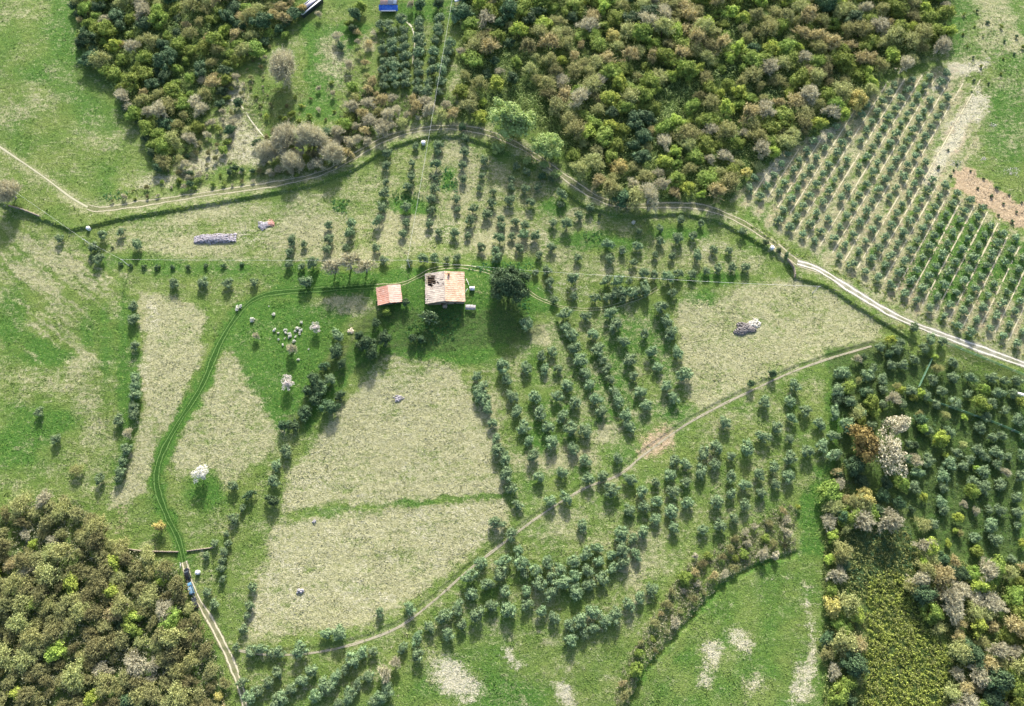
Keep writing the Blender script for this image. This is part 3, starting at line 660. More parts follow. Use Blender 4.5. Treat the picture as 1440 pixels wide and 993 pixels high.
G['fence'] = conv(1000,440,3.273,[(787,305),(790,355),(690,465),(775,160),(820,125),(870,135),(850,170),(825,240),(880,240),(980,165),(935,218),(1040,260),(1020,310),(1065,360),(1180,375),(1190,300),(1285,300),(1340,310),(1320,370),(1400,310),(1235,425),(1290,415),(1350,450),(1410,490),(1270,475),(1170,480),(1040,425),(1110,300),(1000,130),(930,70),(870,70),(1060,130),(1235,530),(1300,570),(1165,608),(1235,635),(1320,645),(1380,660),(1100,690),(1130,640),(1195,670),(1165,705),(1275,665),(1320,695),(1355,730),(1000,680),(960,735),(1070,750),(1070,805),(935,800),(910,600),(900,515),(905,670),(830,725),(795,830),(960,465),(1210,775),(1200,825),(1255,800),(1340,790),(1165,880),(1140,940),(1060,870),(1070,905),(1290,905),(1335,905),(1410,850),(1415,920),(1420,975),(1025,975),(1390,370),(1430,420),(1340,560)])
G['upper'] = conv(520,20,6.2,[(270,40),(435,60),(610,40),(745,50),(300,140),(440,130),(590,140),(290,215),(430,210),(575,240),(710,260),(300,290),(440,265),(560,320),(680,330),(305,360),(425,340),(550,400),(655,415),(310,440),(420,430),(540,490),(630,495),(310,530),(420,510),(510,590),(615,590),(305,600),(415,590),(410,660),(490,680),(600,680),(85,90),(155,80),(200,250),(200,310),(200,400),(120,410),(115,470),(210,450),(100,300),(130,620),(230,610),(215,540),(130,550),(190,150)])
G['hedge'] = conv(340,360,3.819,[(520,430),(515,510),(445,595),(480,660),(395,665),(360,720),(410,720),(430,700),(400,770),(350,835),(330,850),(225,910),(280,910),(480,815),(525,745)]) \
 + conv(200,560,6.205,[(1240,440),(1260,490),(1165,590),(1145,720),(1140,890),(800,765),(940,840),(870,960)]) \
 + conv(0,720,3.636,[(1195,35),(1155,110),(1095,160),(1045,225),(1135,250),(1135,340),(1145,200),(1050,410),(1090,470),(1200,690),(1290,380),(1240,600),(1280,480),(1240,870),(1270,960),(1260,530),(1160,160),(1130,290)])
G['west'] = conv(0,240,3.819,[(320,365),(500,415),(555,345),(655,330),(745,400),(535,475),(940,605),(1088,605),(1228,605),(1365,600),(725,735),(725,800),(730,940)]) \
 + conv(0,480,3.819,[(205,375),(300,520),(640,420),(530,740),(640,700),(635,735),(735,200),(735,240),(735,290),(725,350),(720,400),(680,580),(660,640)]) + [(359,400),(431,398)]
GD = {'terrace': ('olives on the terrace below the lane', 'terrace between lane and farmhouse'), 'east': ('olives in the grove east of the big dry field', 'grove right of big dry field'),
      'path': ('olives below the footpath', 'grove below the footpath'), 'path2': ('olives in the lower left strip under the footpath', 'lower-left strip along the footpath'),
      'fence': ('olives in the fenced grove at the right edge', 'fenced grove at right edge'), 'upper': ('olives in the small grove above the lane', 'small grove above the lane'),
      'hedge': ('olives and shrubs in lines left of the big dry field', 'lines left of big dry field'), 'west': ('scattered olives along the western meadow', 'western meadow edge')}
_r = np.random.default_rng(55); _fp = [(1170,520),(1250,480),(1310,500),(1440,545),(1445,800),(1390,790),(1330,740),(1290,690),(1285,600),(1190,600)]
for _ in range(2500):
    a, b = _r.uniform(1165, 1448), _r.uniform(480, 800)
    if inpoly(_fp, np.array([a]), np.array([b]))[0] and all(math.hypot(a - c, b - d) > 19.5 for c, d in G['fence']): G['fence'].append((a, b))
SZ = {'terrace': .90, 'east': 1.14, 'path': 1.08, 'path2': 1.0, 'fence': .96, 'upper': 1.15, 'hedge': .95, 'west': 1.0}
used = []; todo = []
for k, pts in G.items():
    kept = []
    for (a, b) in pts:
        if any(abs(a - c) + abs(b - d) < 6 for c, d in used): continue
        used.append((a, b)); kept.append((a, b))
    band = 22 if k != 'upper' else 15
    kept.sort(key=lambda p: (int(p[1] // band), p[0]))
    b0 = sorted({int(p[1] // band) for p in kept}); cnt = {}
    for a, b in kept:
        bi = b0.index(int(b // band)) + 1; cnt[bi] = cnt.get(bi, 0) + 1
        s = SZ[k] * float(rng.triangular(.68, 1.0, 1.34)) * (.8 if k == 'hedge' and a < 350 else 1.28 if k == 'hedge' and b < 620 else 1)
        adj = 'large' if s > SZ[k] * 1.03 else ('small' if s < SZ[k] * .93 else 'round')
        lab = f'{adj} olive, {ordn(cnt[bi])} from left in {ordn(bi)} row down, {GD[k][1]}'
        x, y = at(a, b, 2.0)
        if k == 'fence' and rng.random() < .24:
            kk, nn, dd = [('mid', 'leafy_tree', 'green leafy tree'), ('bare', 'bare_tree', 'leafless grey tree'), ('lime', 'lime_green_tree', 'lime-green tree'), ('budding', 'budding_tree', 'brown-green budding tree')][int(rng.integers(4))]
            place(kk, nn, x, y, s * float(rng.uniform(.4, .75)), lab.replace(adj + ' olive', dd), 'tree', 'other trees among the fenced olives'); continue
        todo.append((1 / math.hypot(x, y, CAMH) * s, 'olive', x, y, s, lab, GD[k][0], k))
todo.sort(key=lambda t: -t[0])
for d, kind, x, y, s, lab, grp, k in todo[:310]:
    place(kind, 'olive_tree', x, y, s, lab, 'olive tree', grp, mat='dark' if (k == 'hedge' and x > -150 and y > -5 + 0) and rng.random() < .7 else None, flat=float(rng.uniform(.85, 1.1)) * (1.25 if k == 'terrace' else 1.))
rest = todo[310:]
if rest: merged('olive_trees', [(t[1], t[2], t[3], t[4], 1.05) for t in rest], 'grey-green olive trees of the groves farther off, above and below the lane', 'olive trees')

# the young orchard, a regular lattice
orch = []
for j in range(-7, 17):
    for i in range(-16, 30):
        q = ORO + Bv * j + Av * i + rng.normal(0, .28, 2); p = to_px(q[0], q[1], 1.5)
        if not inpoly(ORP, np.array([p[0]]), np.array([p[1]]))[0] or rng.random() < .035: continue
        if p[0] > 1290 and p[1] < 130 and rng.random() < .5: continue
        orch.append((j, i, q, p))
orch.sort(key=lambda t: -t[3][1])
seen = {}
for n_, (j, i, q, p) in enumerate(orch):
    if n_ >= 300: break
    seen[j] = seen.get(j, 0) + 1
    jj = j + 8
    place('young', 'young_olive_tree', q[0], q[1], float(rng.uniform(.85, 1.2)), f'young olive, {ordn(seen[j])} from bottom of the {ordn(jj)} row, orchard above the gravel lane', 'olive tree', 'young olives in orchard rows above the gravel lane')
if len(orch) > 300: merged('young_olive_trees', [('young', t[2][0], t[2][1], .95, 1.) for t in orch[300:]], 'young olives at the far top end of the orchard', 'olive trees')
print('olives', len(todo), 'orchard', len(orch))

# ------------------------------------------------------------------ the woods
def scatter(pts, sep, z, seed, excl=()):
    r = np.random.default_rng(seed); W = np.array(wl(pts, z)); lo, hi = W.min(0), W.max(0); out = []
    cell = {}; n = int((hi[0] - lo[0]) * (hi[1] - lo[1]) / sep ** 2 * 9)
    C = r.uniform(lo, hi, (n, 2)); C = C[inpoly([tuple(w) for w in W], C[:, 0], C[:, 1])]
    for c in C:
        kx, ky = int(c[0] // sep), int(c[1] // sep)
        if any(np.hypot(*(c - o)) < sep for a in (-1, 0, 1) for b in (-1, 0, 1) for o in cell.get((kx + a, ky + b), ())): continue
        p = to_px(c[0], c[1], z)
        if any(math.hypot(p[0] - e[0], p[1] - e[1]) < e[2] for e in excl): continue
        cell.setdefault((kx, ky), []).append(c); out.append((c[0], c[1], p[0], p[1]))
    return out
NAMES = {'budding': ('budding_tree', 'brown-green budding tree'), 'russet': ('russet_tree', 'tan twiggy tree'), 'greybud': ('oak_tree', 'grey-brown oak in bud'), 'bare': ('bare_tree', 'leafless grey tree'), 'dark': ('evergreen_tree', 'dark evergreen tree'),
         'mid': ('leafy_tree', 'green leafy tree'), 'lime': ('lime_green_tree', 'lime-green tree'), 'gold': ('golden_tree', 'golden-yellow tree'), 'fresh': ('pale_green_tree', 'pale green tree'), 'bush': ('bush', 'dark low bush')}
KCNT = {}; OVER = []
def wood(wname, where, pts, sep, z, seed, prob, s0, excl=(), band=24, low=1.):
    T = scatter(pts, sep, z, seed, excl); r = np.random.default_rng(seed + 1); rows = {}
    T.sort(key=lambda t: (int(t[3] // band), t[2]))
    bands = sorted({int(t[3] // band) for t in T})
    for x, y, px, py in T:
        n = prob(px, py, x, y); ks = list(n); w = np.array([n[q] for q in ks], float); kind = ks[int(r.choice(len(ks), p=w / w.sum()))]
        bi = bands.index(int(py // band)) + 1; rows[(bi, kind)] = rows.get((bi, kind), 0) + 1
        s = s0 * float(r.uniform(.62, 1.4)); KCNT[kind] = KCNT.get(kind, 0) + 1
        fl = float(r.uniform(.6, 1.0)) * low
        if KCNT[kind] > 290: OVER.append((kind, x, y, s, fl)); continue
        nm, ds = NAMES[kind]
        place(kind, nm, x, y, s, f'{ds}, {ordn(rows[(bi, kind)])} such from left in {ordn(bi)} band down, {where}', 'tree' if kind != 'bush' else 'bush', f'{ds}s in {wname}', flat=fl)
cl = lambda x, y, s: float(vnoise(np.array([x / s + 700]), np.array([y / s + 700]), 77)[0])
def p2(px, py, x, y):
    e = cl(x, y, 22); f = cl(y + 50, x, 16)
    return dict(budding=3.4 + 2 * f, russet=.9 + 1.6 * (f > .6), dark=.3 + 4 * (e > .66) + 3 * (px < 760 and py < 60), lime=1.2 + 1.2 * (f < .4), greybud=1.2, mid=2.4 + 1.4 * (px > 900 and py < 180), bare=.7 + 1.6 * (py > 170), gold=.25 + .5 * (py > 180))
def p1(px, py, x, y):
    e = cl(x, y, 18)
    return dict(mid=3.0, dark=1.2 + 1.5 * (py < 90), budding=2.2, bare=.4 + 3 * (py > 130), lime=.12, russet=.3 + 1.2 * (px > 260 and py < 60))
def p3(px, py, x, y): return dict(budding=1.5, bare=2.2, dark=.8, russet=1.2, mid=.7)
def p4(px, py, x, y):
    e = cl(x, y, 14)
    return dict(greybud=8, budding=2 + 2 * e, bare=.7 + 3 * (py < 770), lime=.3 + .4 * (px > 130), dark=.15, russet=.8, mid=.5, gold=.1)
def p5(px, py, x, y): return dict(budding=2.5, bare=1.6 + 1.5 * (px > 1330), mid=2., dark=1.2, lime=.6 + .8 * (py < 800), russet=1. + 1.2 * (px > 1300), gold=.1)
SPEC = [(150,72,12)]
wood('the top wood', 'top wood', W2, 6.0, 3.4, 101, p2, 1.08, excl=[(728,165,50),(768,205,34),(940,140,26),(965,125,20)])
wood('the upper-left wood', 'upper-left wood', W1, 5.6, 3.2, 102, p1, .95, excl=[(150,72,14)])
wood('the scrub above the lane', 'copse above the lane', W3, 5.0, 3.5, 103, p3, .8)
wood('the lower-left wood', 'lower-left wood', W4, 4.4, 4.0, 104, p4, .92, excl=[(262,806,15),(268,828,16),(274,848,13)])
wood('the scrubby copse by the clearing', 'copse by the clearing', [(466,50),(500,40),(535,42),(545,85),(540,130),(505,165),(485,150),(500,100),(475,75)], 6.0, 2.5, 107, p3, .6)
BR = [(1222,812),(1262,800),(1300,850),(1335,920),(1330,1010),(1215,1010)]
DK = [(1185,750),(1280,742),(1295,800),(1262,800),(1200,830)]
inb = lambda P, a, b: bool(inpoly(P, np.array([a]), np.array([b]))[0])
W5s = [(1168,760),(1165,700),(1185,650),(1195,700),(1240,712),(1290,760),(1350,790),(1480,800),(1480,1040),(1166,1040)]
T5 = scatter(W5s, 4.6, 4.0, 105)
class _: pass
_sc = scatter
def scatter(pts, sep, z, seed, excl=()):
    return [t for t in _sc(pts, sep, z, seed, excl) if not (inb(BR, t[2], t[3]) or inb(DK, t[2], t[3]))]
wood('the lower-right wood', 'lower-right wood', W5s, 4.6, 4.0, 105, p5, .95)
wood('the dark trees under the fenced grove', 'strip under fenced grove', [(1170,540),(1200,530),(1300,560),(1290,690),(1310,745),(1180,745),(1166,690),(1190,600)], 6.0, 3.0, 108, lambda a, b, c, d: dict(dark=1.6, mid=1.2, budding=.6, bare=.5), .62, excl=[(1262,598,34),(1250,640,38),(1212,622,30),(1216,700,18)])
scatter = _sc
if OVER: merged('wood_trees', OVER, 'brown and green trees filling out the woods', 'trees')
print('woods', KCNT, 'over', len(OVER))

# trees that stand out on their own
def solo(kind, name, px, py, s, label, cat='tree', z=None, mat=None, flat=1., group=None, i=None):
    z = z if z is not None else 3.5 * s
    x, y = at(px, py, z); return place(kind, name, x, y, s, label, cat, group, mat, flat, i)
solo('bigbare', 'bare_tree', 399, 96, 1.2, 'large rounded leafless tree alone beside the bright green clearing', z=7)
solo('bigbare', 'bare_tree', 12, 270, .85, 'leafless grey tree at the left edge where the farm path begins', z=6)
for i, (a, b, s, t) in enumerate([(375,215,.95,'farthest left'),(402,200,1.35,'second from the left'),(440,198,1.4,'tallest, in the middle'),(470,222,1.1,'right-hand end'),(412,232,1.0,'nearest the lane')]):
    solo('bigbare', 'bare_tree', a, b, s * .72, f'leafless grey tree, {t}, in the row just above the lane', group='leafless trees along the lane')
for i, (a, b, s, t) in enumerate([(470,378,1.0,'left-hand'),(492,372,1.2,'middle'),(515,380,.95,'right-hand')]):
    solo('bare', 'bare_tree', a, b, s * 1.2, f'leafless grey tree, {t} of three beside the track to the small barn', group='leafless trees by the barn track')
solo('broad', 'evergreen_tree', 716, 404, 1.28, 'big dark evergreen with a broad round crown right of the farmhouse', z=7)
solo('fresh', 'pale_green_tree', 722, 172, 1.9, 'broad pale green tree in new leaf above the lane, left one of two', z=7)
solo('fresh', 'pale_green_tree', 768, 206, 1.35, 'smaller pale green tree in new leaf beside the lane, right one of two', z=5)
for i, (a, b, s, t) in enumerate([(700,208,.62,'first'),(741,226,.4,'second'),(765,232,.42,'third'),(782,246,.5,'fourth')]):
    solo('fresh', 'pale_green_bush', a, b, s, f'bright green bush on the bank below the lane, {t} from the left', 'bush', z=2, flat=.7, group='bright bushes on the lane bank')
solo('lime', 'lime_green_tree', 160, 64, 1.15, 'bright yellow-green tree at the left side of the upper-left wood')
solo('blossom', 'blossom_tree', 283, 665, 1.3, 'round tree covered in white blossom inside the curve of the grassy track', mat='blossom', z=4)
solo('blossom', 'blossom_tree', 444, 461, .8, 'small pinkish-white blossom tree nearest the barn', z=2.5)
solo('blossom', 'blossom_tree', 405, 539, 1.05, 'pinkish-white blossom tree lower down the green meadow', z=2.5)
solo('bare', 'bare_tree', 361, 473, .45, 'small grey leafless tree in the green meadow near the white bushes', z=1.5)
solo('bare', 'bare_tree', 411, 491, .68, 'leafless tree with a golden heart among the white bushes', z=2.5)
solo('gold', 'golden_bush', 409, 492, .25, 'golden bush in the heart of a leafless tree', 'bush', z=2)
solo('bare', 'bare_tree', 181, 610, .6, 'pale leafless tree on the hedge line of the western meadow', z=2)
solo('budding', 'brown_bush', 106, 660, .75, 'brown bush on the meadow just above the lower-left wood', 'bush', z=2, flat=.6)
solo('bare', 'bare_tree', 541, 945, .8, 'greyish-pink leafless tree in the olive strip at the bottom', z=3)
solo('bare', 'bare_tree', 556, 932, .6, 'smaller pinkish leafless tree touching a larger one in the bottom strip', z=3)
solo('gold', 'golden_tree', 222, 740, .75, 'yellow budding tree beside the grassy track above the wall', z=3)
solo('gold', 'golden_tree', 1216, 700, 1.1, 'golden-yellow tree below the big pale-leaved tree at the right', z=3.5)
for a, b, s, z, t in [(1262,598,1.0,6,'upper'),(1250,640,1.25,6,'lower')]:
    solo('blossom', 'pale_leaved_tree', a, b, s * 2.0, f'large tree with pale straw-coloured leaves at the right, {t} half', mat='straw', z=z, group='pale-leaved trees')
solo('mid', 'bronze_tree', 1212, 622, 1.75, 'bronze-brown leafy tree left of the pale-leaved trees', mat='bronze', z=5)
solo('dark', 'evergreen_tree', 1200, 655, 1.0, 'dark evergreen tree under the bronze tree', z=4)
solo('mid', 'leafy_tree', 1228, 566, .85, 'green tree standing just above the bronze tree', z=4)
solo('mid', 'leafy_tree', 1213, 590, .6, 'smaller green tree at the upper left of the bronze tree', z=4)
solo('lime', 'lime_green_tree', 1325, 616, 1.0, 'yellow-green tree standing among the fenced olives', z=3.5)
solo('lime', 'lime_green_tree', 1332, 640, .45, 'small yellow-green tree below a larger one among fenced olives', z=2)
solo('lime', 'lime_green_tree', 1376, 657, .4, 'small bright yellow bush among the fenced olives', z=2)
solo('lime', 'lime_green_tree', 1298, 602, .7, 'yellow-green tree just left of a rounder one in the fenced grove', z=2.5)
solo('lime', 'lime_green_tree', 1315, 502, .42, 'small yellow-green bush at the top of the green net', z=2)
solo('lime', 'lime_green_tree', 1296, 553, .6, 'pale yellow-green bush at the foot of the green net', z=2)
solo('lime', 'lime_green_tree', 1266, 548, .6, 'yellow-green bush left of the foot of the green net', z=2)
for i, (a, b, s, z) in enumerate([(1308,768,1.05,3.5),(1300,790,.8,3),(1345,746,.4,1.5),(1376,770,.45,1.5),(1334,764,.45,1.5)]):
    solo('lime', 'lime_green_tree', a, b, s, f'{["largest yellow-green tree among", "yellow-green tree below the largest of", "tiny yellow tree above", "tiny yellow-green tree farthest right of", "small yellow-green tree right of"][i]} the lime trees over the lower-right wood', z=z)
solo('lime', 'lime_green_bush', 1123, 713, .35, 'single yellow-green bush at the corner of the grassy strip', 'bush', z=1.5)
solo('gold', 'golden_bush', 1091, 781, .5, 'pale yellow bush at the end of the ditch', 'bush', z=1.5, mat='straw')
solo('gold', 'golden_bush', 978, 782, .42, 'pale yellow bush in the upper grey scrub', 'bush', z=1.5, mat='straw')
solo('lime', 'lime_green_tree', 157, 792, 1.0, 'yellow-green tree at the upper right of the lower-left wood', z=4)
solo('lime', 'lime_green_tree', 152, 832, .95, 'bright lime tree inside the lower-left wood', z=4)
for i, (a, b, s) in enumerate([(516,484,1.0),(524,497,.8),(541,476,.85),(580,474,.5),(592,476,.5),(480,510,.55),(505,472,.6)]):
    solo('dark', 'evergreen_tree', a, b, s, f'dark evergreen, {["largest of the clump", "lower one of the clump", "right-hand one of the clump", "left of a pair right of the clump", "right of a pair right of the clump", "outlying one left of the clump", "uppermost one of the clump"][i]} below the barn', z=4, group='evergreens below the barn', flat=1.15)
solo('frond', 'ragged_tree', 604, 449, 1.25, 'ragged grey-green tree with long fronds against the farmhouse south wall', z=3.)
solo('dark', 'evergreen_tree', 571, 428, .5, 'small dark tree at the corner of the small barn', z=2)
solo('mid', 'leafy_tree', 545, 441, .5, 'small leafy tree just below the small barn', z=2)
solo('dark', 'evergreen_tree', 530, 455, .55, 'dark tree between the small barn and the clump of evergreens', z=2.5)
for i, (a, b, s) in enumerate([(268,258,.8),(330,236,.8),(340,238,.6),(355,240,.6),(913,275,.9),(843,302,.5),(762,247,.9),(776,252,.8),(650,180,.9),(1250,498,1.),(1212,503,.9),(1056,540,.8),(1086,526,.9),(540,250,.0)][:-1]):
    solo('dark', 'evergreen_tree', a, b, s * .55, ['dark round tree on the upper verge of the left lane','dark round tree above the bend, right of the verge','small evergreen right of the dark round tree above the bend','evergreen nearest the leafless row above the lane','dark evergreen beside the lane at the foot of the top wood','small evergreen right on the bank of the lane','dark evergreen on the bank, left of a pair below the pale green tree','dark evergreen on the bank, right of a pair below the pale green tree','dark evergreen at the very top of the lane bend','dark bushy tree at the end of the footpath','dark bushy tree on the footpath left of its end','dark tree on the lower edge of the right dry field, left one','dark tree on the lower edge of the right dry field, right one'][i], z=2)
for i, (a, b) in enumerate([(103,8),(110,20),(118,45),(172,135),(184,152),(192,166),(205,192),(213,214),(222,236),(176,150),(112,62)]):
    solo('dark', 'evergreen_tree', a, b, .62, f'dark tree on the edge of the top-left meadow, {ordn(i + 1)} in the line', z=2.5, group='trees along the top-left meadow edge')
for i, (a, b, s, k) in enumerate([(424,12,.8,'gold'),(402,30,.7,'dark'),(400,48,.55,'mid'),(399,165,.4,'lime'),(500,20,.9,'dark'),(508,8,.8,'mid'),(490,30,.5,'mid'),(447,18,.5,'bare'),(578,6,.6,'bare'),(590,8,.8,'dark'),(617,6,.8,'dark'),(382,8,.6,'gold'),(495,38,.6,'dark')]):
    solo(k, NAMES[k][0], a, b, s, NAMES[k][1] + [' just left of the white greenhouse frame', ' below the greenhouse frame at its left', ' on the left border of the bright clearing', ' low in the pale ground above the leafless row', ', largest left of the tarpaulin house', ' at the top edge left of the tarpaulin house', ' left and below of the tarpaulin house', ' just right of the greenhouse frame', ' touching the right wall of the tarpaulin house', ', first right of the tarpaulin house', ', second right of the tarpaulin house', ' at the top edge left of the greenhouse', ' under the largest tree left of the tarpaulin house'][i], z=2.5)
WB_ = conv(330,420,7.09,[(183,213),(393,158),(397,315),(437,345),(497,313),(515,310),(512,343),(668,240),(500,397),(440,407),(480,463),(630,300),(648,312),(668,314),(605,325),(650,345),(550,352),(550,378),(608,382),(595,425),(735,505),(635,605),(30,100),(65,80),(342,78)])
WS = [1.5,1.0,1.1,.7,.7,.7,.8,.9,.5,.7,.8,1.2,.7,.7,.7,.9,1.1,1.1,.7,1.0,.5,.8,1.3,1.2,.4]
WD_ = ['largest, alone near the track','round, above the left end of the patch','leftmost of the patch','tiny, right below the leftmost of the patch','upper left of a close trio','upper right of a close trio','lowest of a close trio','highest at the right of the patch','tiny, in the gap under the trio','small, at the lower left of the patch','lone, left of the bare tree','biggest, at the upper right of the patch','wedged right of the biggest','farthest right in the patch','small, just left of the biggest','lower right, under the biggest','upper of two in the centre','lower of two in the centre','small, right of the centre pair','touching the bare tree top','tiny, far right beyond the bare tree','right under the bare tree','left of a pair across the track','right of a pair across the track','tiny, at the top beside the track']
for (a, b), s, t in zip(WB_, WS, WD_): solo('whitebush', 'white_flowering_bush', a, b, s * 1.05, f'white flowering bush, {t}', 'bush', z=.4, group='white flowering bushes in the green meadow')
solo('blossom', 'blossom_bush', 875, 352, .45, 'white blossoming bush between olives on the terrace', 'bush', z=2, mat='blossom')
solo('blossom', 'blossom_bush', 891, 312, .4, 'pale blossoming bush at the top of the terrace', 'bush', z=2, mat='blossom')
for i, (a, b, s) in enumerate([(600,160,.6),(618,158,.65),(630,163,.5),(548,178,.55),(560,170,.6),(588,165,.5),(540,186,.4)]):
    solo('blossom', 'pale_shrub', a, b, s, f'pale straw-leaved shrub, {ordn(i + 1)} of the bank above the lane top', 'bush', z=2, mat='straw', group='pale shrubs above the lane')
for i, (a, b, s) in enumerate([(130,362,1.),(140,355,.8),(158,348,.5),(170,372,.8),(185,374,.8),(203,376,.8),(222,377,.9),(243,376,.8),(265,376,.8),(290,374,.8),(315,374,.8),(340,372,.7),(1076,342,1.),(1095,352,.8),(1105,360,1.),(660,382,.01)][:-1]):
    solo('bush', 'bush', a, b, s, f'low dark bush, {ordn(i + 1)} along the terrace edges from the left', 'bush', z=1, group='low bushes on the terrace edges')

# ------------------------------------------------------------------ undergrowth, thickets, hedges (nobody could count them)
def growth(name, pts, dens, hmax, mat, label, cat, size=.6, seed=1, base=.1, per=9, rad=.8):
    r = np.random.default_rng(seed); W = np.array(wl(pts)); lo, hi = W.min(0), W.max(0)
    n = int((hi[0] - lo[0]) * (hi[1] - lo[1]) * dens); C = r.uniform(lo, hi, (n, 2)); C = C[inpoly([tuple(w) for w in W], C[:, 0], C[:, 1])]
    hh = base + hmax * vnoise(C[:, 0] / 3.5 + 200, C[:, 1] / 3.5 + 200, seed + 9) ** 1.3 * r.uniform(.6, 1.1, len(C)); n = len(C)
    d = r.normal(0, 1, (n, per, 3)); d[:, :, 2] = np.abs(d[:, :, 2]) + .2; d /= np.linalg.norm(d, axis=2)[:, :, None]
    c0 = np.column_stack([C, hgt(C[:, 0], C[:, 1])])
    P = c0[:, None, :] + d * np.stack([np.full(n, rad), np.full(n, rad), hh], 1)[:, None, :] * r.uniform(.6, 1.05, (n, per, 1))
    g = Geo(); cards(g, P.reshape(-1, 3), d.reshape(-1, 3), size, r, .5, .65)
    return tag(link(name, g.mesh(name, M[mat])), label, cat, kind='stuff')
def along(pts, w):
    P = np.array(pts, float); T = np.gradient(P, axis=0); T /= np.linalg.norm(T, axis=1)[:, None]; Nv = np.stack([-T[:, 1], T[:, 0]], 1)
    return [tuple(q) for q in P + Nv * w] + [tuple(q) for q in (P - Nv * w)[::-1]]
growth('undergrowth', W2, .42, 5.0, 'scrub', 'green undergrowth filling the top wood', 'undergrowth', .7, 1, .6, 12, 1.7)
growth('undergrowth', W1, .42, 4.5, 'scrub', 'green undergrowth filling the upper-left wood', 'undergrowth', .65, 2, .5, 12, 1.6)
growth('undergrowth', W3, .35, 1.8, 'greyscrub', 'grey scrub between the small grove and the lane', 'undergrowth', .6, 3, .3, 9, 1.)
growth('undergrowth', W4, .5, 4.2, 'greyscrub', 'brown undergrowth of the lower-left wood', 'undergrowth', .6, 4, .2, 8, 1.1)
growth('undergrowth', W5s, .6, 3.6, 'scrub', 'green undergrowth of the lower-right wood', 'undergrowth', .6, 5, .2, 8, 1.)
growth('bramble_thicket', BR, 1.0, 1.9, 'thicket', 'yellow-green bramble thicket in the lower-right wood', 'thicket', .6, 6, .6, 11, .75)
growth('dark_thicket', DK, .8, 1.2, 'dark', 'dark flattened thicket above the bramble', 'thicket', .5, 7, .3, 9, .8)
growth('grey_scrub', [(1005,772),(1050,740),(1100,705),(1120,715),(1118,775),(1085,785),(1050,798),(1012,822),(985,850),(940,900),(900,945),(880,1000),(862,1000),(872,945),(905,885),(940,830),(965,795)], .9, 3.0, 'greyscrub', 'grey-brown scrub strip beside the ditch', 'scrub', .42, 8, .3, 12, .9)
growth('fenced_weeds', [(1170,520),(1250,480),(1310,500),(1440,545),(1445,800),(1390,790),(1290,700),(1285,600),(1180,640)], .22, 1.6, 'dark', 'dark weeds between the fenced olives', 'weeds', .4, 30, .1, 9, .9)
wood('the rough slope by the upper-left wood', 'rough left-hand slope', [(232,247),(262,212),(296,160),(325,105),(350,112),(335,160),(312,215),(285,247)], 4.6, 2, 111, lambda a, b, c, d: dict(bare=2, greybud=2, mid=1, dark=.6), .52)
wood('the lane verge shrubs', 'upper lane verge', [(150,286),(190,266),(250,248),(345,238),(400,243),(455,232),(452,243),(400,253),(330,262),(240,274)], 4.4, 1, 112, lambda a, b, c, d: dict(bare=2, greybud=1, mid=1, dark=1), .30)
wood('the leafless copse above the lane', 'leafless copse above lane', [(355,195),(400,180),(470,185),(500,205),(478,228),(440,240),(400,248),(360,240)], 4.4, 3, 113, lambda a, b, c, d: dict(bare=4, greybud=1.4, dark=.7), .72)
wood('the shrubs round the large leafless tree', 'clearing slope', [(345,70),(380,60),(372,120),(395,140),(440,125),(470,110),(472,170),(440,180),(380,175),(345,130)], 5.5, 1.5, 114, lambda a, b, c, d: dict(mid=2, greybud=2, bare=1, lime=.3), .34)
wood('the top-right scrub', 'top-right scrub patch', [(1350,20),(1385,10),(1440,50),(1440,75),(1400,110),(1385,135),(1365,130),(1370,90),(1345,70)], 6.5, 1, 115, lambda a, b, c, d: dict(mid=2, dark=1), .2)
wood('the grey scrub strip', 'ditch scrub strip', [(1005,776),(1050,745),(1105,712),(1112,770),(1050,792),(1008,820),(980,850),(935,900),(895,945),(878,985),(870,960),(905,890),(945,830),(965,800)], 3.8, 1.5, 109, lambda a, b, c, d: dict(greybud=3, bare=2.4, mid=.9, russet=.5), .50)
growth('terrace_weeds', [(480,250),(560,215),(650,205),(790,275),(900,330),(1060,380),(900,430),(800,440),(740,370),(620,362),(480,370)], .05, .5, 'mid', 'green clumps of weeds between the terrace olives', 'weeds', .3, 33, .1, 9, .9)
growth('meadow_scrub', [(1345,20),(1385,10),(1440,50),(1440,75),(1400,110),(1385,135),(1365,130),(1370,90),(1340,70)], .12, .7, 'scrub', 'dark weedy tussocks at the top right', 'scrub', .4, 9, .1, 8, .5)
growth('lane_hedge', along(BANK, 1.2), 1.5, 1.7, 'mid', 'low green growth along the foot of the lane bank', 'hedge', .4, 10, .1, 9, .5)
growth('lane_verge', along([(1055,318),(1085,335),(1110,352),(1132,366)], 4), .8, .9, 'mid', 'green verge between lane and orchard', 'verge', .45, 11, .2, 9, .6)
growth('lane_verge', along([(1170,378),(1220,405),(1300,445),(1440,500)], 3.5), .6, .9, 'mid', 'dark green verge above the gravel lane', 'verge', .45, 12, .2, 9, .6)
growth('path_hedge', along(FOOT, 2.0), .3, .9, 'scrub', 'thin green growth along the footpath', 'hedge', .35, 13, .1, 8, .5)
growth('ditch_growth', along(DITCH, 2.2), .7, .5, 'mid', 'green growth in the ditch', 'hedge', .35, 14, .1, 8, .5)
growth('wood_edge', along([(1163,700),(1162,760),(1160,850),(1160,1000)], 3), 1., 2.6, 'scrub', 'bushy edge of the lower-right wood', 'hedge', .5, 15, .6, 10, .8)
growth('stony_scrub', [(300,120),(330,90),(375,130),(360,200),(320,235),(250,255),(235,240),(275,190)], .17, 2.2, 'greyscrub', 'sparse grey scrub on the pale slope', 'scrub', .45, 16, .1, 12, 1.)
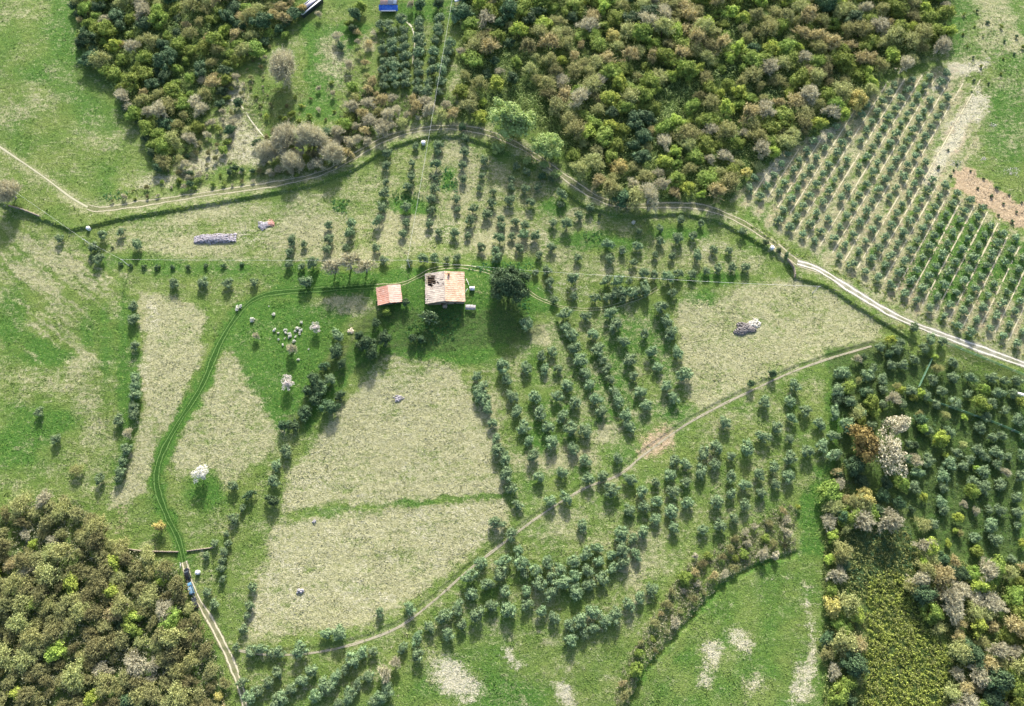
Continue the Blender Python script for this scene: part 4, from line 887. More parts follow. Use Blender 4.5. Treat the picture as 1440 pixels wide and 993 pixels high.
growth('verge_scrub', [(180,262),(260,245),(350,235),(400,240),(400,252),(300,266),(200,282)], .16, 1.6, 'scrub', 'low scrub along the upper verge of the lane', 'scrub', .45, 31, .1, 12, 1.)
growth('slope_scrub', [(330,125),(380,120),(435,130),(440,180),(380,190),(345,160)], .2, 1.8, 'scrub', 'green scrub around the large leafless tree', 'scrub', .45, 32, .1, 12, 1.1)
growth('clearing_scrub', [(455,60),(520,60),(505,120),(475,170),(455,120)], .10, 1., 'greyscrub', 'sparse scrub in the clearing', 'scrub', .45, 17, .1, 12, 1.)
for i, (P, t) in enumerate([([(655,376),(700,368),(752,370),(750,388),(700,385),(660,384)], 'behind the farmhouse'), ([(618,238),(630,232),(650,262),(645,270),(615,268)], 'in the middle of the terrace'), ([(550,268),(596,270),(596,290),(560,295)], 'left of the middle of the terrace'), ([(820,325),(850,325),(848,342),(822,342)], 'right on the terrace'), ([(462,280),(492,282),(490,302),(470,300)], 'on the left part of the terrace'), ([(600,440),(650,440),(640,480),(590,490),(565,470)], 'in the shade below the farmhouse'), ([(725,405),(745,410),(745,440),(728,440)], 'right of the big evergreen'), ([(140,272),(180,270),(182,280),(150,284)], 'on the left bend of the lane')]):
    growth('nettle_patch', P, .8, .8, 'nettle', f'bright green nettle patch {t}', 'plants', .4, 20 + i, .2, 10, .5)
# ------------------------------------------------------------------ buildings
def tile_mat(name, a, b, c, streak=0.):
    m, nt = new_mat(name); n = N(nt)
    pos = n('ShaderNodeNewGeometry').outputs['Position']
    mp = n('ShaderNodeMapping'); mp.inputs['Scale'].default_value = (.35, 1.6, 1.); n.link(pos, mp.inputs['Vector'])
    f = n.noise(pos, .5, 4, .7); f2 = n.noise(mp.outputs[0], 1.7, 3, .75); f3 = n.noise(pos, 3., 2, .7)
    k = n.mix(n.ramp(f, .35, .65), a, b); k = n.mix(n.ramp(f2, .47, .62), k, c); k = n.mix(n.math('MULTIPLY', n.ramp(f3, .55, .75), .5), k, tuple(v * .45 for v in a))
    n.out(n.bsdf(k, .9, f2, .5, .08, .1)); return m
M['tile_grey'] = tile_mat('lichen grey tiles', (.36, .29, .24), (.48, .41, .33), (.62, .56, .46))
M['tile_orange'] = tile_mat('orange tiles', (.50, .30, .19), (.57, .40, .27), (.70, .55, .42))
M['tile_red'] = tile_mat('salmon tiles', (.47, .22, .15), (.54, .30, .22), (.62, .42, .34))
M['tile_pink'] = tile_mat('pale salmon tiles', (.56, .32, .24), (.62, .40, .31), (.70, .52, .44))
M['wall'] = noisy('rubble stone wall', ((.24, .20, .15), (.34, .30, .23), (.18, .15, .12)), .9, .9, .7, .12)
M['wood'] = noisy('old timber', ((.16, .11, .07), (.26, .19, .13)), 1.5, .8, .5)
M['inside'] = noisy('dark interior', ((.04, .035, .03), (.09, .075, .06), (.30, .26, .22)), 1.1, .95, .5, .2)
M['glass'] = plain('dark window glass', (.02, .025, .03), .15, .6)
M['door'] = plain('brown door', (.14, .08, .045), .7)

def house(name, nw, ne, se, sw, eave, ridge, mats, label, cat, holes, openings, ridge_m, step=.2, period=.95):
    P = [np.array(at(*q, eave)) for q in (nw, ne, se, sw)]
    c = sum(P) / 4; w = (np.linalg.norm(P[1] - P[0]) + np.linalg.norm(P[2] - P[3])) / 2; d = (np.linalg.norm(P[1] - P[2]) + np.linalg.norm(P[0] - P[3])) / 2
    e = (P[1] - P[0]) + (P[2] - P[3]); ang = math.atan2(e[1], e[0])
    base = float(min(hgt(np.array([p[0] for p in P]), np.array([p[1] for p in P]))))
    root = tag(empty(name, (c[0], c[1], base), ang), label, cat)
    W, D = w - 1.3, d - 1.6; t = .45
    g = Geo()
    box(g, (0, -D / 2 + t / 2, eave / 2 - .5), (W, t, eave + 1)); box(g, (0, D / 2 - t / 2, eave / 2 - .5), (W, t, eave + 1))
    box(g, (-W / 2 + t / 2, 0, eave / 2 - .5), (t, D - 2 * t, eave + 1)); box(g, (W / 2 - t / 2, 0, eave / 2 - .5), (t, D - 2 * t, eave + 1))
    for s in (-1, 1):   # gables
        y0, y1 = s * (D / 2 - t), s * D / 2; zz = eave - .02; rh = ridge - eave - .35
        g.add([(-W / 2, y0, zz), (W / 2, y0, zz), (0, y0, zz + rh), (-W / 2, y1, zz), (W / 2, y1, zz), (0, y1, zz + rh)], [(0, 1, 2), (3, 5, 4)])
        g.add([(-W / 2, y0, zz), (0, y0, zz + rh), (0, y1, zz + rh), (-W / 2, y1, zz), (W / 2, y0, zz), (W / 2, y1, zz)], [(0, 1, 2, 3), (1, 4, 5, 2)])
    link('wall', g.mesh('wall', M['wall']), root)
    g = Geo(); box(g, (0, 0, eave - 2.6), (W - 2 * t - .01, D - 2 * t - .01, .2)); 
    rr = np.random.default_rng(5)
    for _ in range(60): box(g, (rr.uniform(-W / 2 + .6, -.5), rr.uniform(0, D / 2 - .6), eave - 2.4), (rr.uniform(.2, 1.1), rr.uniform(.1, .4), rr.uniform(.1, .4)), rr.uniform(0, 3))
    link('loft_floor', g.mesh('loft floor', M['inside']), root)
    ny_ = int(d / step); nx_ = 26
    for s, m in ((-1, mats[0]), (1, mats[1])):
        r = np.random.default_rng(9 + s); ys = np.linspace(-d / 2, d / 2, ny_ + 1); xs = np.linspace(0, w / 2, nx_ + 1)
        YY, XX = np.meshgrid(ys, xs, indexing='ij')
        sag = .12 * np.sin(YY * .5 + s) * np.sin(XX * .6) ; ZZ = ridge - (ridge - eave + .15) * XX / (w / 2) + .10 * np.abs(np.sin(YY * pi / period)) + sag + r.normal(0, .025, XX.shape)
        jag = r.normal(0, .09, YY.shape) * (XX == XX.max())
        V = np.stack([s * (XX + jag), YY, ZZ], 2).reshape(-1, 3)
        ii = (np.arange(ny_)[:, None] * (nx_ + 1) + np.arange(nx_)[None, :]); cx = (xs[:-1] + xs[1:])[None, :] / 2 / (w / 2); cy = ((ys[:-1] + ys[1:])[:, None] / 2) / d + .5
        keep = np.ones(ii.shape, bool)
        for hs, x0, x1, y0, y1, j in holes:
            if hs == s:
                nz = (vnoise(cy * 60 + 40, cx * 14 + 30, 5) - .5) * j; keep &= ~((cx + nz > x0) & (cx + nz < x1) & (cy + nz > y0) & (cy + nz < y1))
        ii = ii[keep]; F = np.stack([ii, ii + 1, ii + nx_ + 2, ii + nx_ + 1], 1)
        g = Geo(); g.add(V, F if s < 0 else F[:, ::-1]); V2 = V - (0, 0, .12); g.add(V2, F[:, ::-1] if s < 0 else F)
        link('roof', g.mesh('roof slope', M[m], False), root)
    g = Geo(); 
    for k in range(int(d / .5)): box(g, (0, -d / 2 + .25 + k * .5, ridge + .1), (.36, .46, .14), rr.uniform(-.05, .05))
    link('ridge_tiles', g.mesh('ridge tiles', M[ridge_m]), root)
    for k, (side, u, wd, h0, h1_, kind) in enumerate(openings):
        y = side * (D / 2 + .02); g = Geo(); gl = Geo()
        zc = (h0 + h1_) / 2; hh = h1_ - h0; f = .12
        for q in (-1, 1): box(g, (u * W / 2 + q * (wd / 2 - f / 2), y, zc), (f, .12, hh))
        box(g, (u * W / 2, y, h1_ - f / 2), (wd - 2 * f, .12, f))
        if kind == 'window':
            box(g, (u * W / 2, y, h0 + f / 2), (wd - 2 * f, .12, f)); box(g, (u * W / 2, y, zc), (.05, .1, hh - 2 * f))
        box(gl, (u * W / 2, y - side * .01, zc), (wd - 2 * f, .06, hh - f))
        if kind == 'window':
            o = link('window', gl.mesh('pane', M['glass']), root); link('frame', g.mesh('frame', M['wood']), o)
        else:
            o = link('door', gl.mesh('door leaf', M['door']), root); link('frame', g.mesh('frame', M['wood']), o)
            hg = Geo(); tube(hg, [(u * W / 2 + wd * .3, y + side * .05, 1.0), (u * W / 2 + wd * .3, y + side * .14, 1.0)], .03); link('handle', hg.mesh('handle', M['stone']), o)
    return root, w, d
fh, fw, fd = house('farmhouse', (598, 387), (653, 384.5), (655, 426), (599, 429), 4.4, 6.2, ('tile_grey', 'tile_orange'), 'old stone farmhouse with grey and orange tiled roof, hole at one corner', 'farmhouse',
    [(-1, .46, .95, .62, .92, .16), (-1, .58, .82, .54, .66, .2), (-1, .30, .38, .60, .66, .12), (-1, .06, .22, .71, .735, .0), (-1, .86, .93, .12, .15, .0), (-1, .05, .1, .55, .6, .1)],
    [(-1, -.55, 1.2, 2.6, 3.8, 'window'), (-1, .1, 1.2, 2.6, 3.8, 'window'), (-1, .65, 1.2, 2.6, 3.8, 'window'), (-1, -.2, 1.4, 0.2, 2.4, 'door'), (-1, .5, 1.1, .9, 2.1, 'window')], 'tile_grey')
for k in range(5):
    g = Geo(); y = fd * (.16 + .062 * k); tube(g, [(-fw * .48, y, 4.25), (-fw * .2, y + .1 * (k % 2), 5.45 - .3 * (k == 2))], .11, 5); link('rafter', g.mesh('rafter', M['wood']), fh)
g = Geo(); box(g, (fw * .11, fd * .40, 6.2), (.9, .8, 1.5)); box(g, (fw * .11, fd * .40, 7.0), (1.1, 1.0, .12)); link('chimney', g.mesh('chimney', noisy('rusty brick', ((.42, .24, .10), (.55, .33, .16)), 1.)), fh)
sh, sw_, sd = house('small_barn', (529.5, 408), (563.5, 402.5), (567.5, 427), (533, 432), 3.0, 4.0, ('tile_red', 'tile_pink'), 'small barn with a clean salmon-red tiled roof west of the farmhouse', 'barn', [],  # east slope gets the paler tiles: its sunlit brightness sits in the colour
    [(-1, .3, 1.6, .1, 2.1, 'door'), (-1, -.4, 1., 1.1, 2., 'window')], 'tile_pink')
# things by the farmhouse
def at0(px, py, dz=0.):
    x, y = at(px, py, dz); return x, y, h1(x, y)
x, y, z = at0(664, 407, 1.5); t = tag(empty('water_tank', (x, y, z)), 'white plastic water tank on the grass right of the farmhouse', 'tank')
g = Geo(); box(g, (0, 0, .75), (2.3, 1.5, 1.3)); box(g, (0, 0, 1.42), (2.1, 1.3, .08)); link('tank_body', g.mesh('tank body', M['white']), t)
g = Geo(); lathe(g, [(0, 0), (.3, 0), (.3, .1), (0, .12)][::-1], (0, 0, 1.47), 12); link('lid', g.mesh('lid', M['stone']), t)
for i, (p, q, s_) in enumerate([((656, 395), (660, 404), 'straight'), ((655, 414), (658, 409), 'short')]):
    g = Geo(); a, b = at0(*p), at0(*q); tube(g, [(a[0], a[1], a[2] + .5), ((a[0] + b[0]) / 2, (a[1] + b[1]) / 2, (a[2] + b[2]) / 2 + .8), (b[0], b[1], b[2] + .6)], .11, 6)
    tag(link('pipe', g.mesh('pipe', M['white'])), f'{s_} pale pipe lying between the farmhouse wall and the white tank', 'pipe')
x, y, z = at0(662, 434, 1.); t = tag(empty('woodshed', (x, y, z), -.05), 'low grey lean-to of rough boards at the corner of the farmhouse', 'shed')
g = Geo(); r = np.random.default_rng(3)
for k in range(12): box(g, (-2.1 + k * .38, 0, 1.25 + r.uniform(-.05, .05)), (.34, 2.5 + r.uniform(-.3, .3), .06), r.uniform(-.05, .05))
link('roof', g.mesh('boards', M['stone']), t)
for sx in (-2, 2):
    for sy in (-1, 1): g = Geo(); box(g, (sx, sy, .6), (.12, .12, 1.22)); link('post', g.mesh('post', M['wood']), t)
x, y, z = at0(626, 432, 1.); t = tag(empty('stone_oven', (x, y, z)), 'small round clay oven against the south wall of the farmhouse', 'oven')
g = Geo(); lathe(g, [(1.1, 0), (1.15, .8), (.9, 1.4), (.5, 1.75), (.01, 1.85)], (0, 0, 0), 16); link('dome', g.mesh('dome', M['wall']), t)
g = Geo(); box(g, (0, -1.1, .7), (.6, .3, .6)); link('mouth', g.mesh('mouth', M['inside']), t)
# top buildings
x0, y0 = at(424, 14, 2.6); x1, y1 = at(446, -4, 2.6); ang = math.atan2(y1 - y0, x1 - x0); L = math.hypot(x1 - x0, y1 - y0) + 3
t = tag(empty('greenhouse', ((x0 + x1) / 2, (y0 + y1) / 2, h1(x0, y0)), ang), 'long greenhouse with a white frame and dark covering at the top edge', 'greenhouse')
g = Geo(); box(g, (0, 0, 1.3), (L, 4.4, 2.6)); link('covering', g.mesh('covering', plain('dark green netting', (.03, .045, .045), .6)), t)
g = Geo(); box(g, (L * .1, .3, 2.75), (L * .75, 2.2, .1)); link('roof_panel', g.mesh('roof panel', plain('pale mauve sheet', (.55, .50, .55), .5)), t)
for a, b, c_, d_ in [(0, -2.2, L, .7), (-L / 2, 0, .8, 4.6), (L * .15, 2.1, L * .6, .6)]:
    g = Geo(); box(g, (a, b, 2.72), (c_, d_, .14)); link('frame_beam', g.mesh('beam', M['white']), t)
x, y, z = at0(546, 2, 3.); t = tag(empty('tarpaulin_house', (x, y + 2, z)), 'small house at the top edge with a blue tarpaulin along its front', 'house')
g = Geo(); box(g, (0, 0, 1.6), (8.8, 7.5, 3.2)); link('wall', g.mesh('wall', M['wall']), t)
g = Geo(); box(g, (-2.3, 0, 3.3), (4.1, 7.9, .16)); link('roof', g.mesh('roof', M['tile_pink']), t)
g = Geo(); box(g, (1.1, 0, 3.36), (2.7, 7.9, .16)); link('roof_sheet', g.mesh('sheet', plain('grey corrugated sheet', (.42, .42, .45), .5)), t)
g = Geo(); box(g, (3.5, .2, 3.42), (1.8, 7.6, .16)); link('roof_sheet', g.mesh('sheet', M['white']), t)
g = Geo(); k = 24; P = [(-5 + 10 * i / k, -3.9 - 2.6 * j / 6, 2.9 - .22 * j + .18 * math.sin(i * 1.3 + j)) for i in range(k + 1) for j in range(7)]
g.add(P, [(i * 7 + j, i * 7 + j + 1, (i + 1) * 7 + j + 1, (i + 1) * 7 + j) for i in range(k) for j in range(6)])
link('tarpaulin', g.mesh('tarpaulin', noisy('blue tarpaulin', ((.02, .10, .50), (.06, .22, .68), (.35, .48, .80)), .35, .5, .4, .1)), t)
g = Geo(); box(g, (0, -6.6, 1.6), (8., .5, .4)); link('awning_edge', g.mesh('edge', M['white']), t)
for sx in (-4, 4): g = Geo(); tube(g, [(sx, -6.6, 0), (sx, -6.6, 1.6)], .08); link('post', g.mesh('post', M['white']), t)
x, y, z = at0(648, 3, 1.); t = tag(empty('white_canopy', (x, y, z), .3), 'narrow white canopy at the top edge by the cable', 'canopy')
g = Geo(); box(g, (0, 0, 2.1), (6.5, 1.6, .12)); link('sheet', g.mesh('sheet', M['white']), t)
for sx in (-3, 3): g = Geo(); tube(g, [(sx, 0, 0), (sx, 0, 2.1)], .06); link('pole', g.mesh('pole', M['white']), t)
x, y, z = at0(1434, 556, 1.); t = tag(empty('white_canopy', (x, y, z), -.25), 'white sheet canopy at the right edge among the fenced olives', 'canopy')
g = Geo(); box(g, (0, 0, 2.1), (5.2, 1.3, .12)); link('sheet', g.mesh('sheet', M['white']), t)
for sx in (-2.4, 2.4): g = Geo(); tube(g, [(sx, 0, 0), (sx, 0, 2.1)], .06); link('pole', g.mesh('pole', M['white']), t)
# white round-topped cisterns
for (a, b, s, lab) in [(124, 321, .95, 'white cistern at the foot of the bank on the left bend'), (595, 199, 1.15, 'white cistern under the top of the lane bend'), (1085.5, 349, 1.0, 'white cistern below the lane by the right dry field'), (276, 805, .95, 'white cistern on the grass beside the parked cars')]:
    x, y, z = at0(a, b, 1.4); t = tag(empty('cistern', (x, y, z), rng.uniform(0, 1)), lab, 'cistern', 'white cisterns')
    g = Geo(); lathe(g, [(s * .95, -.3), (s * .95, 1.25), (s * .98, 1.3), (s * .85, 1.5), (s * .5, 1.65), (.01, 1.7)], (0, 0, 0), 18); link('tank_body', g.mesh('tank body', M['white']), t)
    g = Geo(); lathe(g, [(.3, 0), (.3, .1), (.01, .12)], (0, 0, 1.68), 12); link('lid', g.mesh('lid', M['white']), t)
# heaps
def heap(name, cx, cy, L, Wd, H, n, mat, label, cat, ang=0., sz=.35, core=True):
    r = np.random.default_rng(int(cx)); V0, F0 = ico1(); x, y, z = at0(cx, cy, .3); g = Geo()
    if core: g.add(ico()[0] * (L / 2 * .88, Wd / 2 * .8, H * .85) + (0, 0, -.15), ico()[1])
    for _ in range(n):
        a = r.uniform(0, 2 * pi); q = math.sqrt(r.uniform(0, 1)); k_ = 1 + .22 * math.sin(3 * a + cx) + .14 * math.sin(5 * a + cy); X, Y = k_ * q * math.cos(a) * L / 2, k_ * q * math.sin(a) * Wd / 2
        if abs(q) > .0: X *= 1.06
        if L > 3 * Wd: X = r.uniform(-.5, .5) * L; Y = r.uniform(-.5, .5) * Wd * (1 - .25 * abs(X) / L) - .5 + .25 * math.sin(X * .9) + X * .03; q = max(abs(Y) / Wd * 1.9, abs(X) / L * 1.9)
        zz = H * math.sqrt(max(0, 1 - min(1, q) ** 2)); s = sz * r.uniform(.5, 1.3)
        g.add(V0 * (s, s * r.uniform(.6, 1), s * .6) * r.uniform(.8, 1.2, (len(V0), 1)) + (X, Y, zz), F0)
    o = tag(link(name, g.mesh(name, M[mat] if isinstance(mat, str) else mat)), label, cat); o.location = (x, y, z); o.rotation_euler = (0, 0, ang); return o
heap('stone_pile', 303, 335, 19.5, 4.6, 1.2, 1000, noisy('mauve cobbles', ((.17, .15, .17), (.52, .48, .50), (.78, .75, .76)), 1.1, .9, .6, .2), 'long narrow heap of pale grey cobbles on the terrace', 'stone pile', .03, .34)
heap('rubble_pile', 371, 317, 5.2, 4.4, .7, 220, noisy('grey rubble', ((.34, .32, .34), (.55, .52, .53)), 1.4, .9), 'grey rubble heap joined to broken tiles right of the cobbles', 'rubble pile', 0, .3)
heap('broken_tiles', 380, 314, 4.0, 3.6, .55, 160, noisy('broken tile shards', ((.55, .28, .2), (.72, .45, .38)), 1.4, .9), 'pinkish heap of broken roof tiles beside the grey rubble', 'tile pile', 0, .26)
heap('brush_heap', 1046, 463, 8.5, 5.4, .9, 420, noisy('grey brushwood', ((.10, .09, .085), (.25, .23, .22), (.42, .39, .37)), 1.5, .9, .6, .2), 'dark grey brushwood heap in the right-hand dry field', 'brush heap', .2, .42)
heap('stone_pile', 1060, 455, 6, 4, .5, 160, noisy('pale stones', ((.50, .47, .40), (.75, .72, .62)), 1.4, .9), 'pale stones strewn at the upper right of the brushwood heap', 'stone pile', .3, .33, False)
heap('stone_pile', 560, 560, 3.6, 3, .5, 90, 'stone', 'small grey stone heap in the upper part of the big dry field', 'stone pile', 0, .3)
heap('boulder', 422, 831, 2.6, 2., .6, 20, 'stone', 'pale boulder in the lower left of the big dry field', 'boulder', 0, .5)
heap('boulder', 442, 733, 1.6, 1.3, .7, 12, 'stone', 'small boulder below the hedge line dividing the big dry field', 'boulder', 0, .35)
heap('stone_pile', 494, 466, 2.4, 2.4, .6, 50, noisy('cream stones', ((.6, .5, .35), (.8, .72, .55)), 1.4, .9), 'cream stone heap left of the evergreen clump', 'stone pile', 0, .3)
for i, (a, b, w_) in enumerate([(1345, 228, 4), (1385, 222, 2), (1425, 240, 5), (1398, 175, 2.5)]):
    heap('stone_pile', a, b, w_ * 1.5, w_, .1, int(16 * w_), noisy('field stones', ((.42, .40, .34), (.66, .63, .56)), 1.4, .9), f'scattered pale stones, {ordn(i + 1)} patch from the left above the bare soil' if i < 3 else 'few pale stones on the green meadow at the right edge', 'stone pile', 0, .2, False)
# low walls
def wall(name, pts, h, t, label, mat='wall'):
    C = smooth(wl(pts), .9); g = Geo(); r = np.random.default_rng(4)
    for p, q in zip(C[:-1], C[1:]):
        d = q - p; l = np.linalg.norm(d); m = (p + q) / 2; hh = h * r.uniform(.75, 1.15)
        box(g, (m[0], m[1], h1(*m) + hh / 2 - .15), (l * .97, t * r.uniform(.8, 1.15), hh + .3), math.atan2(d[1], d[0]))
    return tag(link(name, g.mesh(name, M[mat])), label, 'wall')
wall('stone_wall', [(166, 766), (180, 772), (205, 775), (250, 776)], .9, .55, 'low dry stone wall ending at the grassy track')
wall('stone_wall', [(262, 775), (285, 772), (300, 770)], .6, .5, 'short piece of dry stone wall right of the track')
wall('stone_wall', [(15, 291), (35, 297), (58, 306)], .8, .6, 'low stone wall at the left edge under the leafless tree')
# retaining wall where the lane meets the gravel
C = smooth(wl([(1105, 367), (1114, 379), (1116, 392)]), .7); g = Geo()
for p, q in zip(C[:-1], C[1:]):
    d = q - p; m = (p + q) / 2; box(g, (m[0], m[1], h1(*m) + .3), (np.linalg.norm(d) * .98, .4, 2.6), math.atan2(d[1], d[0]))
tag(link('retaining_wall', g.mesh('retaining_wall', M['wall'])), 'short retaining wall where the dirt lane meets the white gravel', 'wall')
# net fences
def net_mat():
    m, nt = new_mat('green netting'); n = N(nt); b = n.bsdf((.22, .42, .27), .7); tr = n('ShaderNodeBsdfTransparent'); mx = n('ShaderNodeMixShader'); mx.inputs[0].default_value = .55
    n.link(tr.outputs[0], mx.inputs[1]); n.link(b, mx.inputs[2]); n.out(mx.outputs[0]); return m
M['net'] = net_mat()
def fence(pts, h, label):
    C = smooth(wl(pts), 2.5); t = tag(empty('net_fence', (C[0][0], C[0][1], h1(*C[0]))), label, 'fence', None); o0 = np.array([C[0][0], C[0][1], h1(*C[0])])
    g = Geo(); V = []
    for p in C: z = h1(*p); V += [(p[0] - o0[0], p[1] - o0[1], z - o0[2] - .1), (p[0] - o0[0], p[1] - o0[1], z - o0[2] + h)]
    g.add(V, [(2 * i, 2 * i + 2, 2 * i + 3, 2 * i + 1) for i in range(len(C) - 1)]); link('netting', g.mesh('netting', M['net']), t)
    for p in C[::2]:
        g = Geo(); z = h1(*p) - o0[2]; tube(g, [(p[0] - o0[0], p[1] - o0[1], z - .2), (p[0] - o0[0], p[1] - o0[1], z + h + .1)], .07, 6); link('post', g.mesh('post', M['white']), t)
    g = Geo(); tube(g, [(v[0], v[1], v[2]) for v in V[1::2]], .05, 5); link('top_wire', g.mesh('top wire', M['net']), t)
fence([(1329, 484), (1360, 497), (1395, 511), (1442, 531)], 1.8, 'pale green net fence running beside the white gravel lane')
fence([(1300, 562), (1326, 570), (1370, 585), (1405, 598), (1442, 614)], 1.9, 'dark green net fence crossing under the right-hand olives')
fence([(1310, 502), (1301, 522), (1291, 544)], 1.7, 'short pale net fence between two yellow-green bushes')
# cables and poles
M['wire'] = plain('pale cable', (.75, .76, .72), .5); M['pole'] = noisy('concrete pole', ((.52, .51, .48), (.66, .65, .62)), 1.)
def pole(px, py, h, label):
    x, y = at(px, py, h); z = h1(x, y); t = tag(empty('utility_pole', (x, y, z)), label, 'pole', None)
    g = Geo(); tube(g, [(0, 0, -.3), (0, 0, h)], [.17, .11], 8); link('mast', g.mesh('mast', M['pole']), t)
    g = Geo(); box(g, (0, 0, h - .25), (1.3, .1, .1)); link('crossarm', g.mesh('crossarm', M['pole']), t)
    for s in (-.55, 0, .55): g = Geo(); lathe(g, [(.05, 0), (.07, .1), (.04, .22), (.01, .24)], (s, 0, h - .2), 8); link('insulator', g.mesh('insulator', M['white']), t)
    return np.array([x, y, z + h])
def cable(a, b, sag, label, rad=.028):
    t = np.linspace(0, 1, 24)[:, None]; P = a + (b - a) * t; P[:, 2] -= (4 * sag * t * (1 - t))[:, 0]
    g = Geo(); tube(g, P, rad, 5); tag(link('overhead_cable', g.mesh('overhead_cable', M['wire'])), label, 'cable')
pA = pole(118, 337, 7.5, 'concrete pole by the cistern on the left bend'); pB = pole(574, 369, 7.5, 'concrete pole between olives above the farmhouse track'); pC = pole(866, 387, 7.5, 'concrete pole behind the dense double row of olives'); pE = pole(1152, 403, 7.5, 'concrete pole at the top corner of the right dry field'); pF = pole(172, 366, 7.5, 'concrete pole beside the leftmost dark bushes on the terrace')
pG = pole(640, -24, 8, 'concrete pole beyond the top edge')
W0 = np.array([*at(10, 262, 7.5), 8.5])
cable(W0, pA, .5, 'pale overhead cable from the left leafless tree to the first pole'); cable(pA, pF, .3, 'short pale cable between the two left-hand poles'); cable(pF, pB, .5, 'pale cable crossing the length of the terrace'); cable(pB, pC, 1.2, 'pale cable passing behind the farmhouse roof'); cable(pC, pE, 1.0, 'pale cable crossing the top of the right dry field', .04); cable(pG, pB, .6, 'pale cable coming down from the top edge over the small grove', .04)
# ------------------------------------------------------------------ cars
M['tyre'] = plain('black tyre', (.02, .02, .02), .8); M['rim'] = plain('grey rim', (.5, .5, .5), .3, .5, .6)
M['lamp'] = plain('headlight glass', (.8, .8, .75), .1, .6); M['taillamp'] = plain('red tail light', (.45, .02, .02), .3)
M['cglass'] = plain('car glass', (.03, .04, .05), .08, .7)
def car(name, p, q, L, W, H, col, label, cat='car', roofcol=None, estate=True):
    a = np.array(at(*p, .7)); b = np.array(at(*q, .7)); c = (a + b) / 2; d = a - b; ang = math.atan2(d[1], d[0])
    t = tag(empty(name, (c[0], c[1], h1(*c) + .08), ang), label, cat)
    paint = M[col]
    prof = [(-L/2, .35), (-L/2 + .03, .85), (-L/2 + .15, .98), (L * .20, 1.0), (L/2 - .35, .86), (L/2 - .04, .68), (L/2, .35)]
    def loft(g, prof, ws, bot):
        n = len(prof); V = []
        for s in (-1, 1):
            for (x, z), w in zip(prof, ws): V.append((x, s * w, z))
        for s in (-1, 1): V += [(prof[0][0], s * ws[0], bot), (prof[-1][0], s * ws[-1], bot)]
        g.add(V, [(i, i + 1, n + i + 1, n + i) for i in range(n - 1)])
        for s in (0, 1):
            o = s * n; bl, br = 2 * n + 2 * s, 2 * n + 2 * s + 1
            for i in range(n - 1):
                m0 = bl if i < n // 2 else br
                g.add([V[o + i], V[o + i + 1], V[m0]], [(0, 1, 2) if s == 0 else (2, 1, 0)])
            g.add([V[o + n // 2], V[bl], V[br]], [(0, 1, 2)])
        g.add([V[2 * n], V[2 * n + 1], V[2 * n + 3], V[2 * n + 2]], [(0, 1, 2, 3)]); return g
    g = Geo(); loft(g, prof, [W/2 * k for k in (.93, .97, .98, .98, .95, .9, .86)], .3); link('body', g.mesh('body', paint, False), t)
    re = -L/2 + .12 if estate else -L * .36
    cab = [(re, .97), (re + .22, H - .10), (re + .45, H), (L * .04, H), (L * .13, H - .07), (L * .26, .97)]
    g = Geo(); loft(g, [(x, z - (.0 if z < 1 else .03)) for x, z in cab], [W/2 * k for k in (.88, .76, .74, .74, .77, .88)], .93); link('windows', g.mesh('windows', M['cglass']), t)
    g = Geo(); loft(g, [(re + .20, H - .07), (re + .45, H + .03), (L * .04, H + .03), (L * .12, H - .03)], [W/2 * .77] * 4, H - .12); link('roof', g.mesh('roof', M[roofcol] if roofcol else paint), t)
    for sx in (-L * .31, L * .31):
        for sy in (-1, 1):
            g = Geo(); tube(g, [(sx, sy * (W/2 - .2), .32), (sx, sy * (W/2 + .01), .32)], .32, 14); o = link('wheel', g.mesh('tyre', M['tyre']), t)
            g = Geo(); tube(g, [(sx, sy * (W/2), .32), (sx, sy * (W/2 + .03), .32)], .19, 10); link('rim', g.mesh('rim', M['rim']), o)
    for sy in (-1, 1):
        g = Geo(); box(g, (L/2 - .05, sy * W * .33, .66), (.14, .34, .16)); link('headlight', g.mesh('headlight', M['lamp']), t)
        g = Geo(); box(g, (-L/2 + .02, sy * W * .38, .78), (.1, .2, .26)); link('tail_light', g.mesh('tail light', M['taillamp']), t)
        g = Geo(); box(g, (L * .22, sy * (W/2 + .1), 1.0), (.16, .2, .13)); link('mirror', g.mesh('mirror', paint), t)
    g = Geo(); box(g, (L/2 + .01, 0, .45), (.1, W * .84, .18)); link('bumper', g.mesh('bumper', M['tyre']), t)
    return t
M['blackpaint'] = plain('black car paint', (.012, .013, .016), .25, .6); M['bluepaint'] = plain('blue car paint', (.10, .25, .42), .3, .6); M['greypaint'] = plain('dark grey car paint', (.035, .038, .045), .3, .5); M['palepaint'] = plain('pale blue roof', (.20, .34, .46), .4)
car('parked_car', (260.3, 799.5), (264.2, 814.5), 4.5, 1.85, 1.6, 'blackpaint', 'black car parked first in the line at the track')
x, y, z = at0(261.5, 805.5, 1.7)
car('parked_car', (264.2, 819.5), (269.5, 836), 4.9, 1.85, 1.65, 'bluepaint', 'blue car parked in the middle of the line of three', roofcol='palepaint')
car('parked_car', (270.8, 841), (274.8, 855), 4.3, 1.75, 1.5, 'greypaint', 'dark grey car parked last, half under the wood', estate=False)
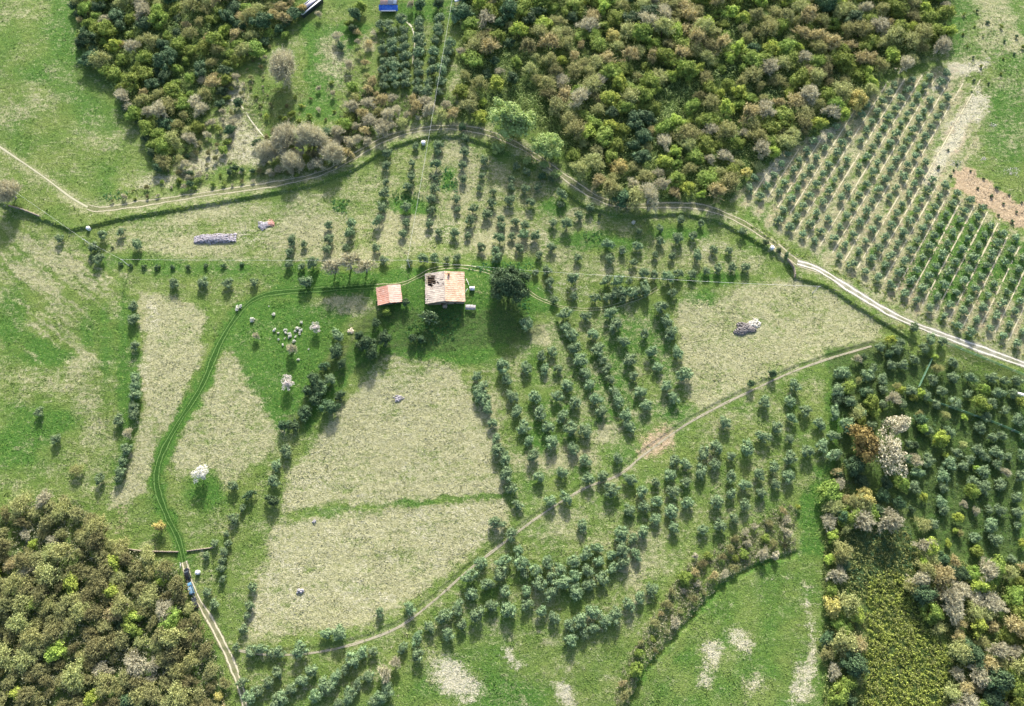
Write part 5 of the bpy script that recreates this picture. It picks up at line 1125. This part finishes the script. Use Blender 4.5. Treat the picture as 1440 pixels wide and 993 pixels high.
# gate at the top of the track
x, y, z = at0(257, 791, .8); t = tag(empty('field_gate', (x, y, z), .1), 'open pale field gate where the grassy track meets the dirt track', 'gate')
for s in (-1.3, 1.3): g = Geo(); box(g, (s, 0, .7), (.2, .2, 1.5)); link('post', g.mesh('post', M['stone']), t)
g = Geo()
for k in range(4): box(g, (-1.25 + .0, -1.1, .35 + .25 * k), (.06, 2.0, .06))
box(g, (-1.25, -.15, .72), (.06, .06, .95)); box(g, (-1.25, -2.05, .72), (.06, .06, .95)); link('leaf', g.mesh('leaf', M['pole']), t)
# saplings on the bare soil
for i, (a, b) in enumerate(conv(1310, 200, 7.638, [(500, 490), (645, 575), (705, 485), (780, 655), (845, 555), (865, 850), (920, 745), (590, 680), (725, 780), (455, 590), (425, 300), (565, 385), (975, 640), (245, 300), (280, 230), (190, 75), (75, 270), (210, 355)])):
    solo('bush', 'sapling', a, b, .42 if i not in (1, 2, 5, 16) else .62, f'tiny dark sapling on the bare soil at the right, {ordn(i + 1)} of the patch' if i < 13 else f'small shrub between the mown lines above the bare soil, {ordn(i - 12)} of five', 'sapling', z=.5, group='saplings on bare soil')

# ------------------------------------------------------------------ light
EL = R(26.0); AZ = R(4.0)
w = bpy.data.worlds.new('World'); SC.world = w; w.use_nodes = True; nt = w.node_tree; nt.nodes.clear()
sky = nt.nodes.new('ShaderNodeTexSky'); sky.sky_type = 'NISHITA'; sky.sun_disc = False; sky.sun_elevation = EL; sky.sun_rotation = AZ; sky.altitude = 300; sky.air_density = .75; sky.dust_density = 3.; sky.ozone_density = .3
bg = nt.nodes.new('ShaderNodeBackground'); bg.inputs['Strength'].default_value = .15; wo = nt.nodes.new('ShaderNodeOutputWorld')
nt.links.new(sky.outputs[0], bg.inputs[0]); nt.links.new(bg.outputs[0], wo.inputs[0])
sd_ = bpy.data.lights.new('sun', 'SUN'); sd_.energy = 4.0; sd_.angle = R(1.8); sd_.color = (1., .955, .88); so = bpy.data.objects.new('sun', sd_); COL.objects.link(so)
so.rotation_euler = (-(pi / 2 - EL), 0, -AZ)   # the sun stands to the north, shadows fall towards the viewer
SC.view_settings.view_transform = 'Standard'; SC.view_settings.look = 'None'; SC.view_settings.exposure = 1.08; SC.view_settings.gamma = 1; SC.view_settings.use_curve_mapping = False
SC.cycles.max_bounces = 6; SC.cycles.transparent_max_bounces = 8; SC.cycles.diffuse_bounces = 3
